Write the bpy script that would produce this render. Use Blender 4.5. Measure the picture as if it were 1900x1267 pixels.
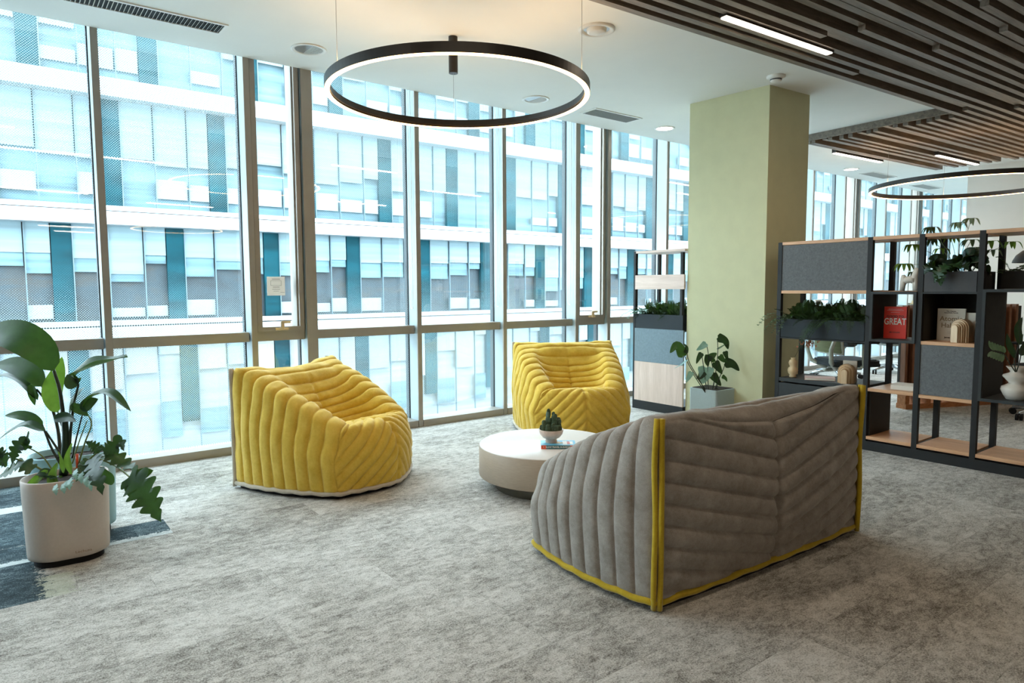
import bpy, math, random
import numpy as np
from mathutils import Vector, Matrix, Euler
random.seed(7); rng=np.random.default_rng(5)
scene=bpy.context.scene
for o in list(bpy.data.objects): bpy.data.objects.remove(o,do_unlink=True)
COL=scene.collection
# ------------------------------------------------------------------ camera
YAW,PITCH,ROLL,FPX=math.radians(52.47968),math.radians(-4.49182),math.radians(-0.25725),1248.05
CAM=np.array([0.,0.,1.2])
_F=np.array([math.cos(YAW)*math.cos(PITCH),math.sin(YAW)*math.cos(PITCH),math.sin(PITCH)])
_R0=np.array([math.sin(YAW),-math.cos(YAW),0.]); _U0=np.cross(_R0,_F)
_R=math.cos(ROLL)*_R0+math.sin(ROLL)*_U0; _U=-math.sin(ROLL)*_R0+math.cos(ROLL)*_U0
cd=bpy.data.cameras.new('camera'); cam=bpy.data.objects.new('camera',cd); COL.objects.link(cam)
cam.matrix_world=Matrix([[_R[i],_U[i],-_F[i],CAM[i]] for i in range(3)]+[[0,0,0,1]])
cd.sensor_width=36; cd.lens=FPX/1900*36; cd.clip_start=.05; cd.clip_end=400
scene.camera=cam
def W(px,py,depth):
    "world point seen at a photo pixel at a forward depth in metres"
    return CAM+(_F+_R*(px-950)/FPX+_U*(633.5-py)/FPX)*depth
# ------------------------------------------------------------------ view, sky, light
vs=scene.view_settings; vs.view_transform='Standard'; vs.look='None'; vs.gamma=1; vs.use_curve_mapping=False
vs.exposure=EXPOSURE=2.0
wd=bpy.data.worlds.new('overcast_sky'); scene.world=wd; wd.use_nodes=True
wn=wd.node_tree.nodes; wl=wd.node_tree.links; wn.clear()
_bg=wn.new('ShaderNodeBackground'); _o=wn.new('ShaderNodeOutputWorld'); wl.new(_bg.outputs[0],_o.inputs[0])
_bg.inputs[0].default_value=(.80,.93,1,1); _bg.inputs[1].default_value=3.6
cy=scene.cycles
cy.max_bounces=10; cy.diffuse_bounces=5; cy.glossy_bounces=4; cy.transmission_bounces=6; cy.transparent_max_bounces=16
cy.sample_clamp_indirect=6; cy.use_denoising=True; cy.caustics_reflective=False; cy.caustics_refractive=False
LED_PEND=(1,.60,.26); LED_BAR=(1,.86,.68)
# ------------------------------------------------------------------ helpers
LOC={}
def tag(o,label=None,cat=None,group=None,kind=None):
    if label:o['label']=label
    if cat:o['category']=cat
    if group:o['group']=group
    if kind:o['kind']=kind
    return o
def thing(name,label,cat,loc=(0,0,0),rotz=0,group=None,kind=None):
    o=bpy.data.objects.new(name,None); COL.objects.link(o); o.empty_display_size=.1
    o.location=loc; o.rotation_euler=(0,0,rotz); LOC[o.name]=(Vector(loc),rotz)
    return tag(o,label,cat,group,kind)
class MB:
    def __init__(s): s.v=[]; s.f=[]; s.sm=[]
    def add(s,vs,fs,smooth=False):
        n=len(s.v); s.v+= [tuple(map(float,p)) for p in vs]; s.f+=[tuple(i+n for i in f) for f in fs]; s.sm+=[smooth]*len(fs); return s
    def box(s,x0,x1,y0,y1,z0,z1,M=None,b=0):
        if b<=0:
            P=[(x,y,z) for z in (z0,z1) for y in (y0,y1) for x in (x0,x1)]
            F=[(0,2,3,1),(4,5,7,6),(0,1,5,4),(2,6,7,3),(0,4,6,2),(1,3,7,5)]
        else:
            P=[];F=[];idx={}
            xs,ys,zs=(x0,x1),(y0,y1),(z0,z1)
            for i in (0,1):
                for j in (0,1):
                    for k in (0,1):
                        sx,sy,sz=(1,-1)[i],(1,-1)[j],(1,-1)[k]
                        c=(xs[i],ys[j],zs[k])
                        for a in range(3):
                            p=[c[0]+sx*b,c[1]+sy*b,c[2]+sz*b]; p[a]=c[a]; idx[i,j,k,a]=len(P); P.append(tuple(p))
            def q(a,s_):
                o=[t for t in range(3) if t!=a]; r=[]
                for u,w in ((0,0),(1,0),(1,1),(0,1)):
                    t=[0,0,0];t[a]=s_;t[o[0]]=u;t[o[1]]=w; r.append(idx[t[0],t[1],t[2],a])
                flip=(s_==0)^(a==1); return tuple(reversed(r)) if flip else tuple(r)
            for a in range(3):
                for s_ in (0,1): F.append(q(a,s_))
            for a in range(3):
                o=[t for t in range(3) if t!=a]
                for u in (0,1):
                    for w in (0,1):
                        t0=[0,0,0];t1=[0,0,0];t0[a]=0;t1[a]=1
                        for t in (t0,t1): t[o[0]]=u;t[o[1]]=w
                        f=(idx[(*t0,o[0])],idx[(*t1,o[0])],idx[(*t1,o[1])],idx[(*t0,o[1])]); F.append(f)
            for i in (0,1):
                for j in (0,1):
                    for k in (0,1): F.append((idx[i,j,k,0],idx[i,j,k,1],idx[i,j,k,2]))
        if M is not None: P=[tuple(M@Vector(p)) for p in P]
        return s.add(P,F)
    def cbox(s,c,d,M=None,b=0):
        return s.box(c[0]-d[0]/2,c[0]+d[0]/2,c[1]-d[1]/2,c[1]+d[1]/2,c[2]-d[2]/2,c[2]+d[2]/2,M,b)
    def tube(s,pts,r,n=8,closed=False,flat=1.,up=None,caps=True):
        P=[Vector(p) for p in pts]; m=len(P)
        rs=r if hasattr(r,'__len__') else [r]*m
        T=[((P[(i+1)%m]-P[i-1]) if closed else (P[min(i+1,m-1)]-P[max(i-1,0)])).normalized() for i in range(m)]
        ref=Vector(up) if up is not None else (Vector((0,0,1)) if abs(T[0].z)<.9 else Vector((1,0,0)))
        N=(ref-T[0]*ref.dot(T[0])).normalized(); vs=[]
        for i in range(m):
            if up is not None: N=Vector(up)
            N=(N-T[i]*N.dot(T[i])).normalized(); B=T[i].cross(N)
            for k in range(n):
                a=2*math.pi*k/n; vs.append(P[i]+(N*math.cos(a)+B*math.sin(a)*flat)*rs[i])
        fs=[(i*n+k,i*n+(k+1)%n,((i+1)%m)*n+(k+1)%n,((i+1)%m)*n+k) for i in range(m if closed else m-1) for k in range(n)]
        if not closed and caps: fs+=[tuple(range(n-1,-1,-1)),tuple((m-1)*n+k for k in range(n))]
        return s.add(vs,fs,True)
    def cyl(s,c,r,z0,z1,n=24,r2=None):
        r2=r if r2 is None else r2
        vs=[(c[0]+rr*math.cos(2*math.pi*k/n),c[1]+rr*math.sin(2*math.pi*k/n),z) for rr,z in ((r,z0),(r2,z1)) for k in range(n)]
        s.add(vs,[(k,(k+1)%n,n+(k+1)%n,n+k) for k in range(n)],True)
        return s.add(vs,[tuple(range(n-1,-1,-1)),tuple(range(n,2*n))])
    def lathe(s,c,prof,n=32,sx=1,sy=1,smooth=True):
        vs=[(c[0]+r*sx*math.cos(2*math.pi*k/n),c[1]+r*sy*math.sin(2*math.pi*k/n),c[2]+z) for r,z in prof for k in range(n)]
        m=len(prof); return s.add(vs,[(i*n+k,i*n+(k+1)%n,(i+1)*n+(k+1)%n,(i+1)*n+k) for i in range(m-1) for k in range(n)],smooth)
    def prism(s,poly,z0,z1,M=None):
        n=len(poly); P=[(x,y,z) for z in (z0,z1) for x,y in poly]
        if M is not None: P=[tuple(M@Vector(p)) for p in P]
        return s.add(P,[tuple(range(n-1,-1,-1)),tuple(range(n,2*n))]+[(k,(k+1)%n,n+(k+1)%n,n+k) for k in range(n)])
    def grid(s,A,smooth=True,flip=False):
        h,w=A.shape[:2]; n=len(s.v)
        fs=[(i*w+j,i*w+j+1,(i+1)*w+j+1,(i+1)*w+j) for i in range(h-1) for j in range(w-1)]
        if flip: fs=[f[::-1] for f in fs]
        return s.add(A.reshape(-1,3),fs,smooth)
    def build(s,name,mat,parent=None,local=False):
        vs=s.v
        if parent is not None and not local:
            L,rz=_world(parent); Mi=(Matrix.Translation(L)@Matrix.Rotation(rz,4,'Z')).inverted()
            vs=[tuple(Mi@Vector(v)) for v in vs]
        me=bpy.data.meshes.new(name); me.from_pydata(vs,[],s.f)
        me.polygons.foreach_set('use_smooth',s.sm); me.update()
        mats=mat if isinstance(mat,(list,tuple)) else [mat]
        for m in mats: me.materials.append(m)
        o=bpy.data.objects.new(name,me); COL.objects.link(o)
        if parent is not None: o.parent=parent
        return o
def _world(p):
    while p is not None and p.name not in LOC: p=p.parent
    return LOC[p.name] if p is not None else (Vector((0,0,0)),0)
def copy_tree(o,parent=None,name=None):
    c=o.copy(); COL.objects.link(c); c.parent=parent
    for ch in o.children: copy_tree(ch,c)
    return c
def struct(name,mb,mat,parent=None):
    o=mb.build(name,mat,parent)
    if parent is None:o['kind']='structure'
    return o
def fixnormals(o):
    import bmesh
    b=bmesh.new(); b.from_mesh(o.data); bmesh.ops.recalc_face_normals(b,faces=b.faces); b.to_mesh(o.data); b.free(); return o
# ------------------------------------------------------------------ materials
def srgb(r,g,b): 
    f=lambda c:(c/255/12.92) if c/255<=.04045 else ((c/255+.055)/1.055)**2.4
    return (f(r),f(g),f(b),1)
class NT:
    def __init__(s,m): s.m=m; m.use_nodes=True; s.n=m.node_tree.nodes; s.l=m.node_tree.links; s.n.clear(); s.out=s.n.new('ShaderNodeOutputMaterial')
    def node(s,t,**k):
        n=s.n.new(t)
        for a,b in k.items():
            if a.startswith('_'): setattr(n,a[1:],b)
        return n
    def put(s,sock,v):
        if hasattr(v,'is_linked') or hasattr(v,'links'): s.l.new(v,sock)
        else: sock.default_value=v
    def math(s,op,a,b=0.,c=0.,clamp=False):
        n=s.n.new('ShaderNodeMath'); n.operation=op; n.use_clamp=clamp
        s.put(n.inputs[0],a); s.put(n.inputs[1],b); s.put(n.inputs[2],c); return n.outputs[0]
    def mix(s,f,a,b,mode='MIX'):
        n=s.n.new('ShaderNodeMix'); n.data_type='RGBA'; n.blend_type=mode
        s.put(n.inputs[0],f); s.put(n.inputs[6],a); s.put(n.inputs[7],b); return n.outputs[2]
    def ramp(s,f,stops):
        n=s.n.new('ShaderNodeValToRGB'); e=n.color_ramp.elements
        while len(e)<len(stops): e.new(.5)
        for el,(p,c) in zip(e,stops): el.position=p; el.color=c
        s.l.new(f,n.inputs[0]); return n.outputs[0]
    def pos(s): 
        g=s.n.new('ShaderNodeNewGeometry'); return g.outputs['Position']
    def obj(s): 
        g=s.n.new('ShaderNodeTexCoord'); return g.outputs['Object']
    def sep(s,v): 
        n=s.n.new('ShaderNodeSeparateXYZ'); s.l.new(v,n.inputs[0]); return n.outputs
    def scale(s,v,sc):
        n=s.n.new('ShaderNodeMapping'); s.l.new(v,n.inputs[0]); n.inputs['Scale'].default_value=sc; return n.outputs[0]
    def noise(s,v,sc,det=4,rough=.55,dist=0):
        n=s.n.new('ShaderNodeTexNoise'); s.l.new(v,n.inputs['Vector']); n.inputs['Scale'].default_value=sc
        n.inputs['Detail'].default_value=det; n.inputs['Roughness'].default_value=rough; n.inputs['Distortion'].default_value=dist; return n.outputs['Fac']
    def bsdf(s,color,rough=.5,metal=0,bump=None,bs=.1,bd=.01,**k):
        b=s.n.new('ShaderNodeBsdfPrincipled'); s.put(b.inputs['Base Color'],color); s.put(b.inputs['Roughness'],rough); b.inputs['Metallic'].default_value=metal
        for a,v in k.items(): s.put(b.inputs[a.replace('_',' ')],v)
        if bump is not None:
            u=s.n.new('ShaderNodeBump'); s.l.new(bump,u.inputs['Height']); u.inputs['Strength'].default_value=bs; u.inputs['Distance'].default_value=bd; s.l.new(u.outputs[0],b.inputs['Normal'])
        s.l.new(b.outputs[0],s.out.inputs[0]); return b
def mat(name,c,rough=.5,metal=0,var=.12,sc=30,bump=.0,stretch=(1,1,1),bd=.003,**k):
    m=bpy.data.materials.new(name); t=NT(m)
    c=c if len(c)==4 else (*c,1)
    v=t.scale(t.obj(),stretch); nz=t.noise(v,sc)
    lo=tuple(x*(1-var) for x in c[:3])+(1,); hi=tuple(min(1,x*(1+var)) for x in c[:3])+(1,)
    col=t.ramp(nz,[(.3,lo),(.7,hi)])
    t.bsdf(col,rough,metal,nz if bump else None,bump,bd,**k); return m
def emis(name,c,s):
    m=bpy.data.materials.new(name); t=NT(m); e=t.n.new('ShaderNodeEmission'); e.inputs[0].default_value=(*c[:3],1); e.inputs[1].default_value=s
    t.l.new(e.outputs[0],t.out.inputs[0]); return m
def wood(name,c1,c2,sc=1.0,axis='Y',rough=.45):
    m=bpy.data.materials.new(name); t=NT(m)
    st={'X':(.6,9,9),'Y':(9,.6,9),'Z':(9,9,.6)}[axis]
    v=t.scale(t.obj(),st); n1=t.noise(v,4*sc,6,.6,.6); n2=t.noise(v,22*sc,3,.6)
    f=t.math('ADD',t.math('MULTIPLY',n1,.7),t.math('MULTIPLY',n2,.3))
    t.bsdf(t.ramp(f,[(.35,c1),(.65,c2)]),rough,0,f,.05); return m
def felt(name,c,var=.3):
    m=bpy.data.materials.new(name); t=NT(m); v=t.obj()
    n=t.math('ADD',t.math('MULTIPLY',t.noise(v,60,6,.7,.5),.55),t.math('MULTIPLY',t.noise(v,320,2),.45))
    lo=tuple(x*(1-var) for x in c[:3])+(1,); hi=tuple(x*(1+var) for x in c[:3])+(1,)
    t.bsdf(t.ramp(n,[(.35,lo),(.65,hi)]),.95,0,n,.3,.004); return m
def cloth(name,c,c2,var=.10,sheen=.35):
    m=bpy.data.materials.new(name); t=NT(m); v=t.obj()
    n=t.noise(v,14,5,.6); fine=t.noise(v,420,2,.6); mid=t.noise(t.scale(v,(1,1,1)),70,3,.6)
    f=t.math('ADD',t.math('MULTIPLY',n,.45),t.math('ADD',t.math('MULTIPLY',fine,.35),t.math('MULTIPLY',mid,.2)))
    t.bsdf(t.ramp(f,[(.36,c),(.64,c2)]),.9,0,t.math('ADD',fine,t.math('MULTIPLY',mid,.5)),.25,.003,Sheen_Weight=sheen,Sheen_Roughness=.4,Specular_IOR_Level=.2); return m
M={}
M['ceiling']=mat('ceiling_paint',srgb(226,226,220),.9,var=.015,sc=3)
M['wall']=mat('wall_paint',srgb(222,220,214),.9,var=.02,sc=4)
M['sage']=mat('sage_paint',srgb(202,200,162),.8,var=.03,sc=8,bump=.02)
M['frame']=mat('window_frame_grey',srgb(158,152,144),.42,.25,var=.05,sc=6)
M['fin']=mat('window_fin_daylit',srgb(168,184,190),.4,.0,var=.04,sc=6)  # daylight on the mullion sides is painted in as a paler, bluer grey
M['gasket']=mat('black_rubber',srgb(24,28,32),.6,var=.1)
M['black']=mat('black_powder_coat',srgb(15,17,19),.65,var=.08)
M['charcoal']=mat('charcoal_panel',srgb(44,48,50),.7,var=.08)
M['darkbox']=mat('dark_interior_board',srgb(40,38,34),.7,var=.12)
M['ringblack']=mat('ring_black_aluminium',srgb(38,33,29),.42,.2,var=.06)
M['white']=mat('white_plastic',srgb(225,224,218),.4,var=.02)
M['whitedull']=mat('vent_white',srgb(205,205,200),.6,var=.03)
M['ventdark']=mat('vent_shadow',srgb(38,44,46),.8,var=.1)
M['steel']=mat('brushed_steel',srgb(170,172,172),.3,.8,var=.05)
M['slat']=wood('slat_wood',srgb(92,82,72),srgb(138,126,112),1,'X',.55)
M['plenum']=mat('plenum_dark',srgb(30,27,25),.9,var=.15)
M['oak']=wood('oak_board',srgb(190,142,104),srgb(222,176,136),1,'Y',.45)
M['oakx']=wood('oak_pale_board',srgb(205,180,165),srgb(226,203,190),.8,'Y',.5)
M['oakz']=wood('oak_pale_upright',srgb(200,176,160),srgb(222,200,187),.8,'Z',.5)
M['felt']=felt('grey_felt',srgb(104,107,109))
M['feltblue']=felt('blue_grey_felt',srgb(122,140,150),.2)
M['yellow']=cloth('mustard_fabric',srgb(200,164,56),srgb(226,192,86))
M['grey']=cloth('taupe_fabric',srgb(128,121,114),srgb(170,163,156),sheen=.25)
M['pipe_y']=cloth('yellow_piping_fabric',srgb(168,142,30),srgb(196,168,48))
M['pipe_b']=cloth('beige_piping_fabric',srgb(176,166,150),srgb(204,194,178))
M['under']=mat('black_underside',srgb(14,16,20),.9)
M['tabletop']=mat('table_laminate',srgb(214,208,202),.35,var=.02,sc=20)
M['tableside']=mat('table_side_veneer',srgb(176,160,142),.5,var=.06,sc=30,stretch=(1,1,8))
M['tablebase']=mat('table_base_grey',srgb(112,108,98),.7,var=.06)
M['pot']=mat('planter_stone_pink',srgb(196,184,174),.55,var=.03,sc=80,bump=.05)
M['potblue']=mat('planter_pale_blue',srgb(150,192,200),.5,var=.03,sc=80)
M['potgrey']=mat('planter_grey',srgb(168,162,160),.5,var=.03,sc=80)
M['soil']=mat('dark_soil',srgb(40,30,24),.95,var=.5,sc=90,bump=.8)
M['ceramic']=mat('matte_ceramic',srgb(214,206,194),.55,var=.03,sc=40)
M['beigecer']=mat('beige_ceramic',srgb(214,190,150),.5,var=.05,sc=20)
M['marble']=mat('pink_marble',srgb(206,186,172),.3,var=.16,sc=28)
M['paper']=mat('paper_pages',srgb(232,228,218),.8,var=.05,sc=200,stretch=(1,1,20))
M['ink']=mat('dark_ink',srgb(52,40,34),.7); M['inkw']=mat('white_ink',srgb(245,240,232),.6); M['inkbrown']=mat('brown_ink',srgb(140,118,88),.6)
M['red']=mat('red_cover',srgb(236,50,26),.45,var=.04,sc=8)
M['cream']=mat('cream_cover',srgb(212,202,186),.5,var=.03)
M['led']=emis('pendant_led',LED_PEND,3.2); M['led_added']=emis('added_uplight_glow',LED_PEND,9); M['bar']=emis('bar_led',LED_BAR,5); M['lamp']=emis('downlight_lens',(1,.93,.82),7)  # the stronger upper pendant glow is an addition for the ceiling
M['wire']=mat('steel_wire',srgb(150,148,142),.4,.6)
def leafmat(name,c1,c2,rough=.38,trans=.25):
    m=bpy.data.materials.new(name); t=NT(m); v=t.obj(); n=t.noise(v,18,4)
    col=t.ramp(n,[(.3,c1),(.7,c2)])
    b=t.bsdf(col,rough,0,t.noise(t.scale(v,(1,1,1)),60,3),.15,.003)
    tr=t.n.new('ShaderNodeBsdfTranslucent'); t.l.new(t.mix(.5,col,srgb(120,170,40)),tr.inputs[0])
    mx=t.n.new('ShaderNodeMixShader'); mx.inputs[0].default_value=trans
    t.l.new(b.outputs[0],mx.inputs[1]); t.l.new(tr.outputs[0],mx.inputs[2]); t.l.new(mx.outputs[0],t.out.inputs[0]); return m
M['leaf']=leafmat('leaf_green',srgb(26,56,36),srgb(46,80,46),trans=.18); M['leafd']=leafmat('leaf_dark',srgb(20,42,32),srgb(34,60,42),trans=.12)
M['leafl']=leafmat('leaf_light',srgb(96,130,50),srgb(128,160,70),trans=.4); M['leafb']=leafmat('leaf_silver_blue',srgb(120,160,155),srgb(160,196,190))
M['fern']=leafmat('fern_green',srgb(28,50,30),srgb(52,78,42),.5,.15); M['euc']=leafmat('eucalyptus_green',srgb(92,116,96),srgb(130,150,126),.5)
M['stem']=mat('plant_stem',srgb(34,46,30),.5); M['steml']=mat('plant_stem_light',srgb(104,120,60),.5)
M['cactus']=mat('cactus_skin',srgb(64,84,60),.6,var=.25,sc=60,bump=.4)

# ------------------------------------------------------------------ carpet
def carpet():
    m=bpy.data.materials.new('carpet_tiles'); t=NT(m); p=t.pos(); X,Y,Z=t.sep(p)
    row=t.math('FLOOR',t.math('DIVIDE',t.math('ADD',Y,20.09),.25))
    wn_=t.n.new('ShaderNodeTexWhiteNoise'); wn_.noise_dimensions='1D'; t.l.new(row,wn_.inputs['W'])
    xs=t.math('ADD',X,t.math('MULTIPLY',wn_.outputs['Value'],1.0)); colm=t.math('FLOOR',t.math('ADD',xs,50.))
    cw=t.n.new('ShaderNodeTexWhiteNoise'); cw.noise_dimensions='2D'; cb=t.n.new('ShaderNodeCombineXYZ'); t.l.new(row,cb.inputs[0]); t.l.new(colm,cb.inputs[1]); t.l.new(cb.outputs[0],cw.inputs['Vector'])
    tv=cw.outputs['Value']
    off=t.n.new('ShaderNodeVectorMath'); off.operation='ADD'; t.l.new(p,off.inputs[0])
    cs=t.n.new('ShaderNodeVectorMath'); cs.operation='SCALE'; t.l.new(cw.outputs['Color'],cs.inputs[0]); cs.inputs['Scale'].default_value=7; t.l.new(cs.outputs[0],off.inputs[1])
    q=t.scale(off.outputs[0],(1,1.7,1))
    big=t.noise(q,4.0,6,.62,.3); med=t.noise(q,20,9,.78,.5); fine=t.noise(p,170,4,.8)
    v=t.math('ADD',t.math('ADD',t.math('MULTIPLY',big,.20),t.math('MULTIPLY',med,.42)),t.math('MULTIPLY',fine,.50))
    v=t.math('ADD',v,t.math('MULTIPLY',t.math('SUBTRACT',tv,.5),.045))
    base=t.ramp(v,[(.445,srgb(92,89,84)),(.51,srgb(144,141,135)),(.565,srgb(182,179,173)),(.635,srgb(210,208,203))])
    spk=t.noise(q,46,6,.75); base=t.mix(t.math('MULTIPLY',t.math('LESS_THAN',spk,.41),.42),base,srgb(88,85,80))
    # joints between planks
    fy=t.math('FRACT',t.math('DIVIDE',t.math('ADD',Y,20.09),.25)); fx=t.math('FRACT',t.math('ADD',xs,50.))
    j=t.math('MAXIMUM',t.math('LESS_THAN',fy,.012),t.math('LESS_THAN',fx,.003))
    base=t.mix(t.math('MULTIPLY',j,.22),base,srgb(70,66,60))
    # blue-black accent planks by the window end of the seating area
    edge=t.math('MULTIPLY',t.math('SUBTRACT',t.noise(p,40,6,.8),.5),.34)
    Yn=t.math('ADD',Y,t.math('MULTIPLY',edge,.5)); Xn=t.math('ADD',X,edge)
    def between(a,lo,hi): return t.math('MULTIPLY',t.math('GREATER_THAN',a,lo),t.math('LESS_THAN',a,hi))
    d1=t.math('MULTIPLY',t.math('LESS_THAN',X,.645),t.math('MULTIPLY',t.math('GREATER_THAN',Yn,3.66),t.math('LESS_THAN',Y,3.86)))
    w1=t.math('MULTIPLY',t.math('LESS_THAN',X,.645),t.math('MULTIPLY',t.math('GREATER_THAN',Y,3.61),t.math('LESS_THAN',Yn,3.66)))
    d2=t.math('MULTIPLY',t.math('LESS_THAN',X,.30),t.math('MULTIPLY',t.math('GREATER_THAN',Yn,3.86),t.math('LESS_THAN',Y,4.48)))
    w2=t.math('MULTIPLY',t.math('LESS_THAN',X,.30),t.math('MULTIPLY',t.math('GREATER_THAN',Y,4.48),t.math('LESS_THAN',Yn,4.60)))
    d3=t.math('MULTIPLY',t.math('LESS_THAN',X,.30),between(Y,4.60,5.1))
    d4=t.math('MULTIPLY',t.math('LESS_THAN',Xn,.10),between(Y,3.13,3.66))
    d5=t.math('MULTIPLY',t.math('LESS_THAN',X,-.40),between(Y,1.9,3.13))
    dk=t.math('MAXIMUM',t.math('MAXIMUM',t.math('MAXIMUM',d1,d2),t.math('MAXIMUM',d3,d4)),d5)
    lt=t.math('MAXIMUM',w1,w2)
    dcol=t.ramp(v,[(.44,srgb(30,39,44)),(.56,srgb(58,73,80)),(.65,srgb(130,146,150))])
    base=t.mix(dk,base,dcol); base=t.mix(lt,base,t.ramp(v,[(.44,srgb(150,160,162)),(.58,srgb(206,212,212))]))
    pale=t.math('MULTIPLY',between(Xn,.10,.20),between(Y,3.13,3.38)); base=t.mix(t.math('MULTIPLY',pale,.6),base,srgb(176,180,160))
    t.bsdf(base,.95,0,t.math('ADD',t.math('MULTIPLY',fine,.6),t.math('MULTIPLY',med,.5)),.5,.006,Specular_IOR_Level=.15)
    return m
M['carpet']=carpet()

# ------------------------------------------------------------------ glass
GLASS_Y=5.245
def glass(name,frit,tint=(.80,.93,.96)):
    m=bpy.data.materials.new(name); t=NT(m)
    tr=t.n.new('ShaderNodeBsdfTransparent'); tr.inputs[0].default_value=(*tint,1)
    gl=t.n.new('ShaderNodeBsdfGlossy'); gl.inputs['Roughness'].default_value=.015; gl.inputs[0].default_value=(.9,.97,1,1)
    lw=t.n.new('ShaderNodeLayerWeight'); lw.inputs[0].default_value=.3
    fac=t.math('ADD',t.math('MULTIPLY',lw.outputs['Fresnel'],.8),.10)
    mx=t.n.new('ShaderNodeMixShader'); t.l.new(fac,mx.inputs[0]); t.l.new(tr.outputs[0],mx.inputs[1]); t.l.new(gl.outputs[0],mx.inputs[2])
    res=mx.outputs[0]
    if frit:
        X,Y,Z=t.sep(t.pos()); P=.0078
        a=t.math('DIVIDE',X,P); b=t.math('DIVIDE',Z,P)
        def cell(ox):
            fx=t.math('SUBTRACT',t.math('FRACT',t.math('ADD',t.math('MULTIPLY',a,.5),ox)),.5); fz=t.math('SUBTRACT',t.math('FRACT',t.math('ADD',t.math('MULTIPLY',b,.5),ox)),.5)
            return t.math('SQRT',t.math('ADD',t.math('MULTIPLY',fx,fx),t.math('MULTIPLY',fz,fz)))
        d=t.math('MINIMUM',cell(0.),cell(.5))
        up=t.math('MULTIPLY',t.math('SUBTRACT',Z,1.60),2.4,0,True)
        dn=t.math('MULTIPLY',t.math('SUBTRACT',1.46,Z),2.2,0,True)
        rad=t.math('MULTIPLY',t.math('MAXIMUM',up,dn),.235)
        msk=t.math('LESS_THAN',d,rad)
        di=t.n.new('ShaderNodeBsdfDiffuse'); di.inputs[0].default_value=(.26,.32,.33,1)
        tl=t.n.new('ShaderNodeBsdfTranslucent'); tl.inputs[0].default_value=(.22,.29,.30,1)
        m1=t.n.new('ShaderNodeMixShader'); m1.inputs[0].default_value=.6; t.l.new(di.outputs[0],m1.inputs[1]); t.l.new(tl.outputs[0],m1.inputs[2])
        m2=t.n.new('ShaderNodeMixShader'); t.l.new(msk,m2.inputs[0]); t.l.new(res,m2.inputs[1]); t.l.new(m1.outputs[0],m2.inputs[2]); res=m2.outputs[0]
    t.l.new(res,t.out.inputs[0]); return m
M['glass']=glass('clear_glass',False,(.86,.95,.97)); M['frit']=glass('dotted_glass',True,(.86,.95,.98))
M['glassout']=bpy.data.materials.new('outer_glass_face'); _t=NT(M['glassout']); _tr=_t.n.new('ShaderNodeBsdfTransparent'); _tr.inputs[0].default_value=(1,1,1,1); _t.l.new(_tr.outputs[0],_t.out.inputs[0])

# ------------------------------------------------------------------ room shell
RX0,RX1,RY0,FY=-5.2,17.0,-12.0,5.087
CZ=2.856
struct('floor',MB().box(RX0,RX1,RY0,5.32,-.25,0),M['carpet'])
struct('ceiling',MB().box(RX0,RX1,RY0,FY,CZ,3.25).box(RX0,RX1,FY,5.34,3.12,3.25),M['ceiling'])
struct('wall_left',MB().box(RX0-.2,RX0,RY0,5.34,-.25,3.25),M['wall'])
struct('wall_back',MB().box(RX0,RX1,RY0-.2,RY0,-.25,3.25),M['wall'])
struct('wall_far',MB().box(RX1,RX1+.2,RY0,5.34,-.25,3.25),M['wall'])
struct('wall_right',MB().box(10.86,13.8,-1.2,3.68,0,CZ),M['wall'])
# facade
TH,TZ=.07,.885
MUL=[(-5.15,0),(-4.5,0),(-3.57,0),(-2.64,0),(-2.2,1),(-1.27,0),(-.35,0),(.583,0),(1.513,0),(1.953,1),(2.902,0),(3.827,0),(4.755,0),(5.22,1),(6.162,0),(7.1,0),(8.03,0),(8.45,1),(9.35,0),(10.27,0),(10.725,1),(11.62,0),(12.56,0),(13.0,1),(13.87,0),(14.75,0),(15.7,0),(16.9,0)]
hw=.019
tn=0; wnn=0; FINX={}
for i,(x,v) in enumerate(MUL):
    w=hw*(2.2 if abs(x-1.953)<.01 else 1.1)
    tn+=1; nm='trim_%d'%tn
    e=bpy.data.objects.new(nm,None); COL.objects.link(e); LOC[e.name]=(Vector((x,FY,0)),0); e.location=(x,FY,0); e['kind']='structure'
    MB().box(x-w,x+w,FY,FY+.015,0,3.12).build('mullion_face',M['frame'],e)
    MB().box(x-w+.001,x+w-.001,FY+.015,FY+.15,0,3.12).build('mullion_fin',M['fin'],e)
    MB().box(x-w-.006,x+w+.006,FY+.15,GLASS_Y+.05,0,3.12).build('gasket',M['gasket'],e)
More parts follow.
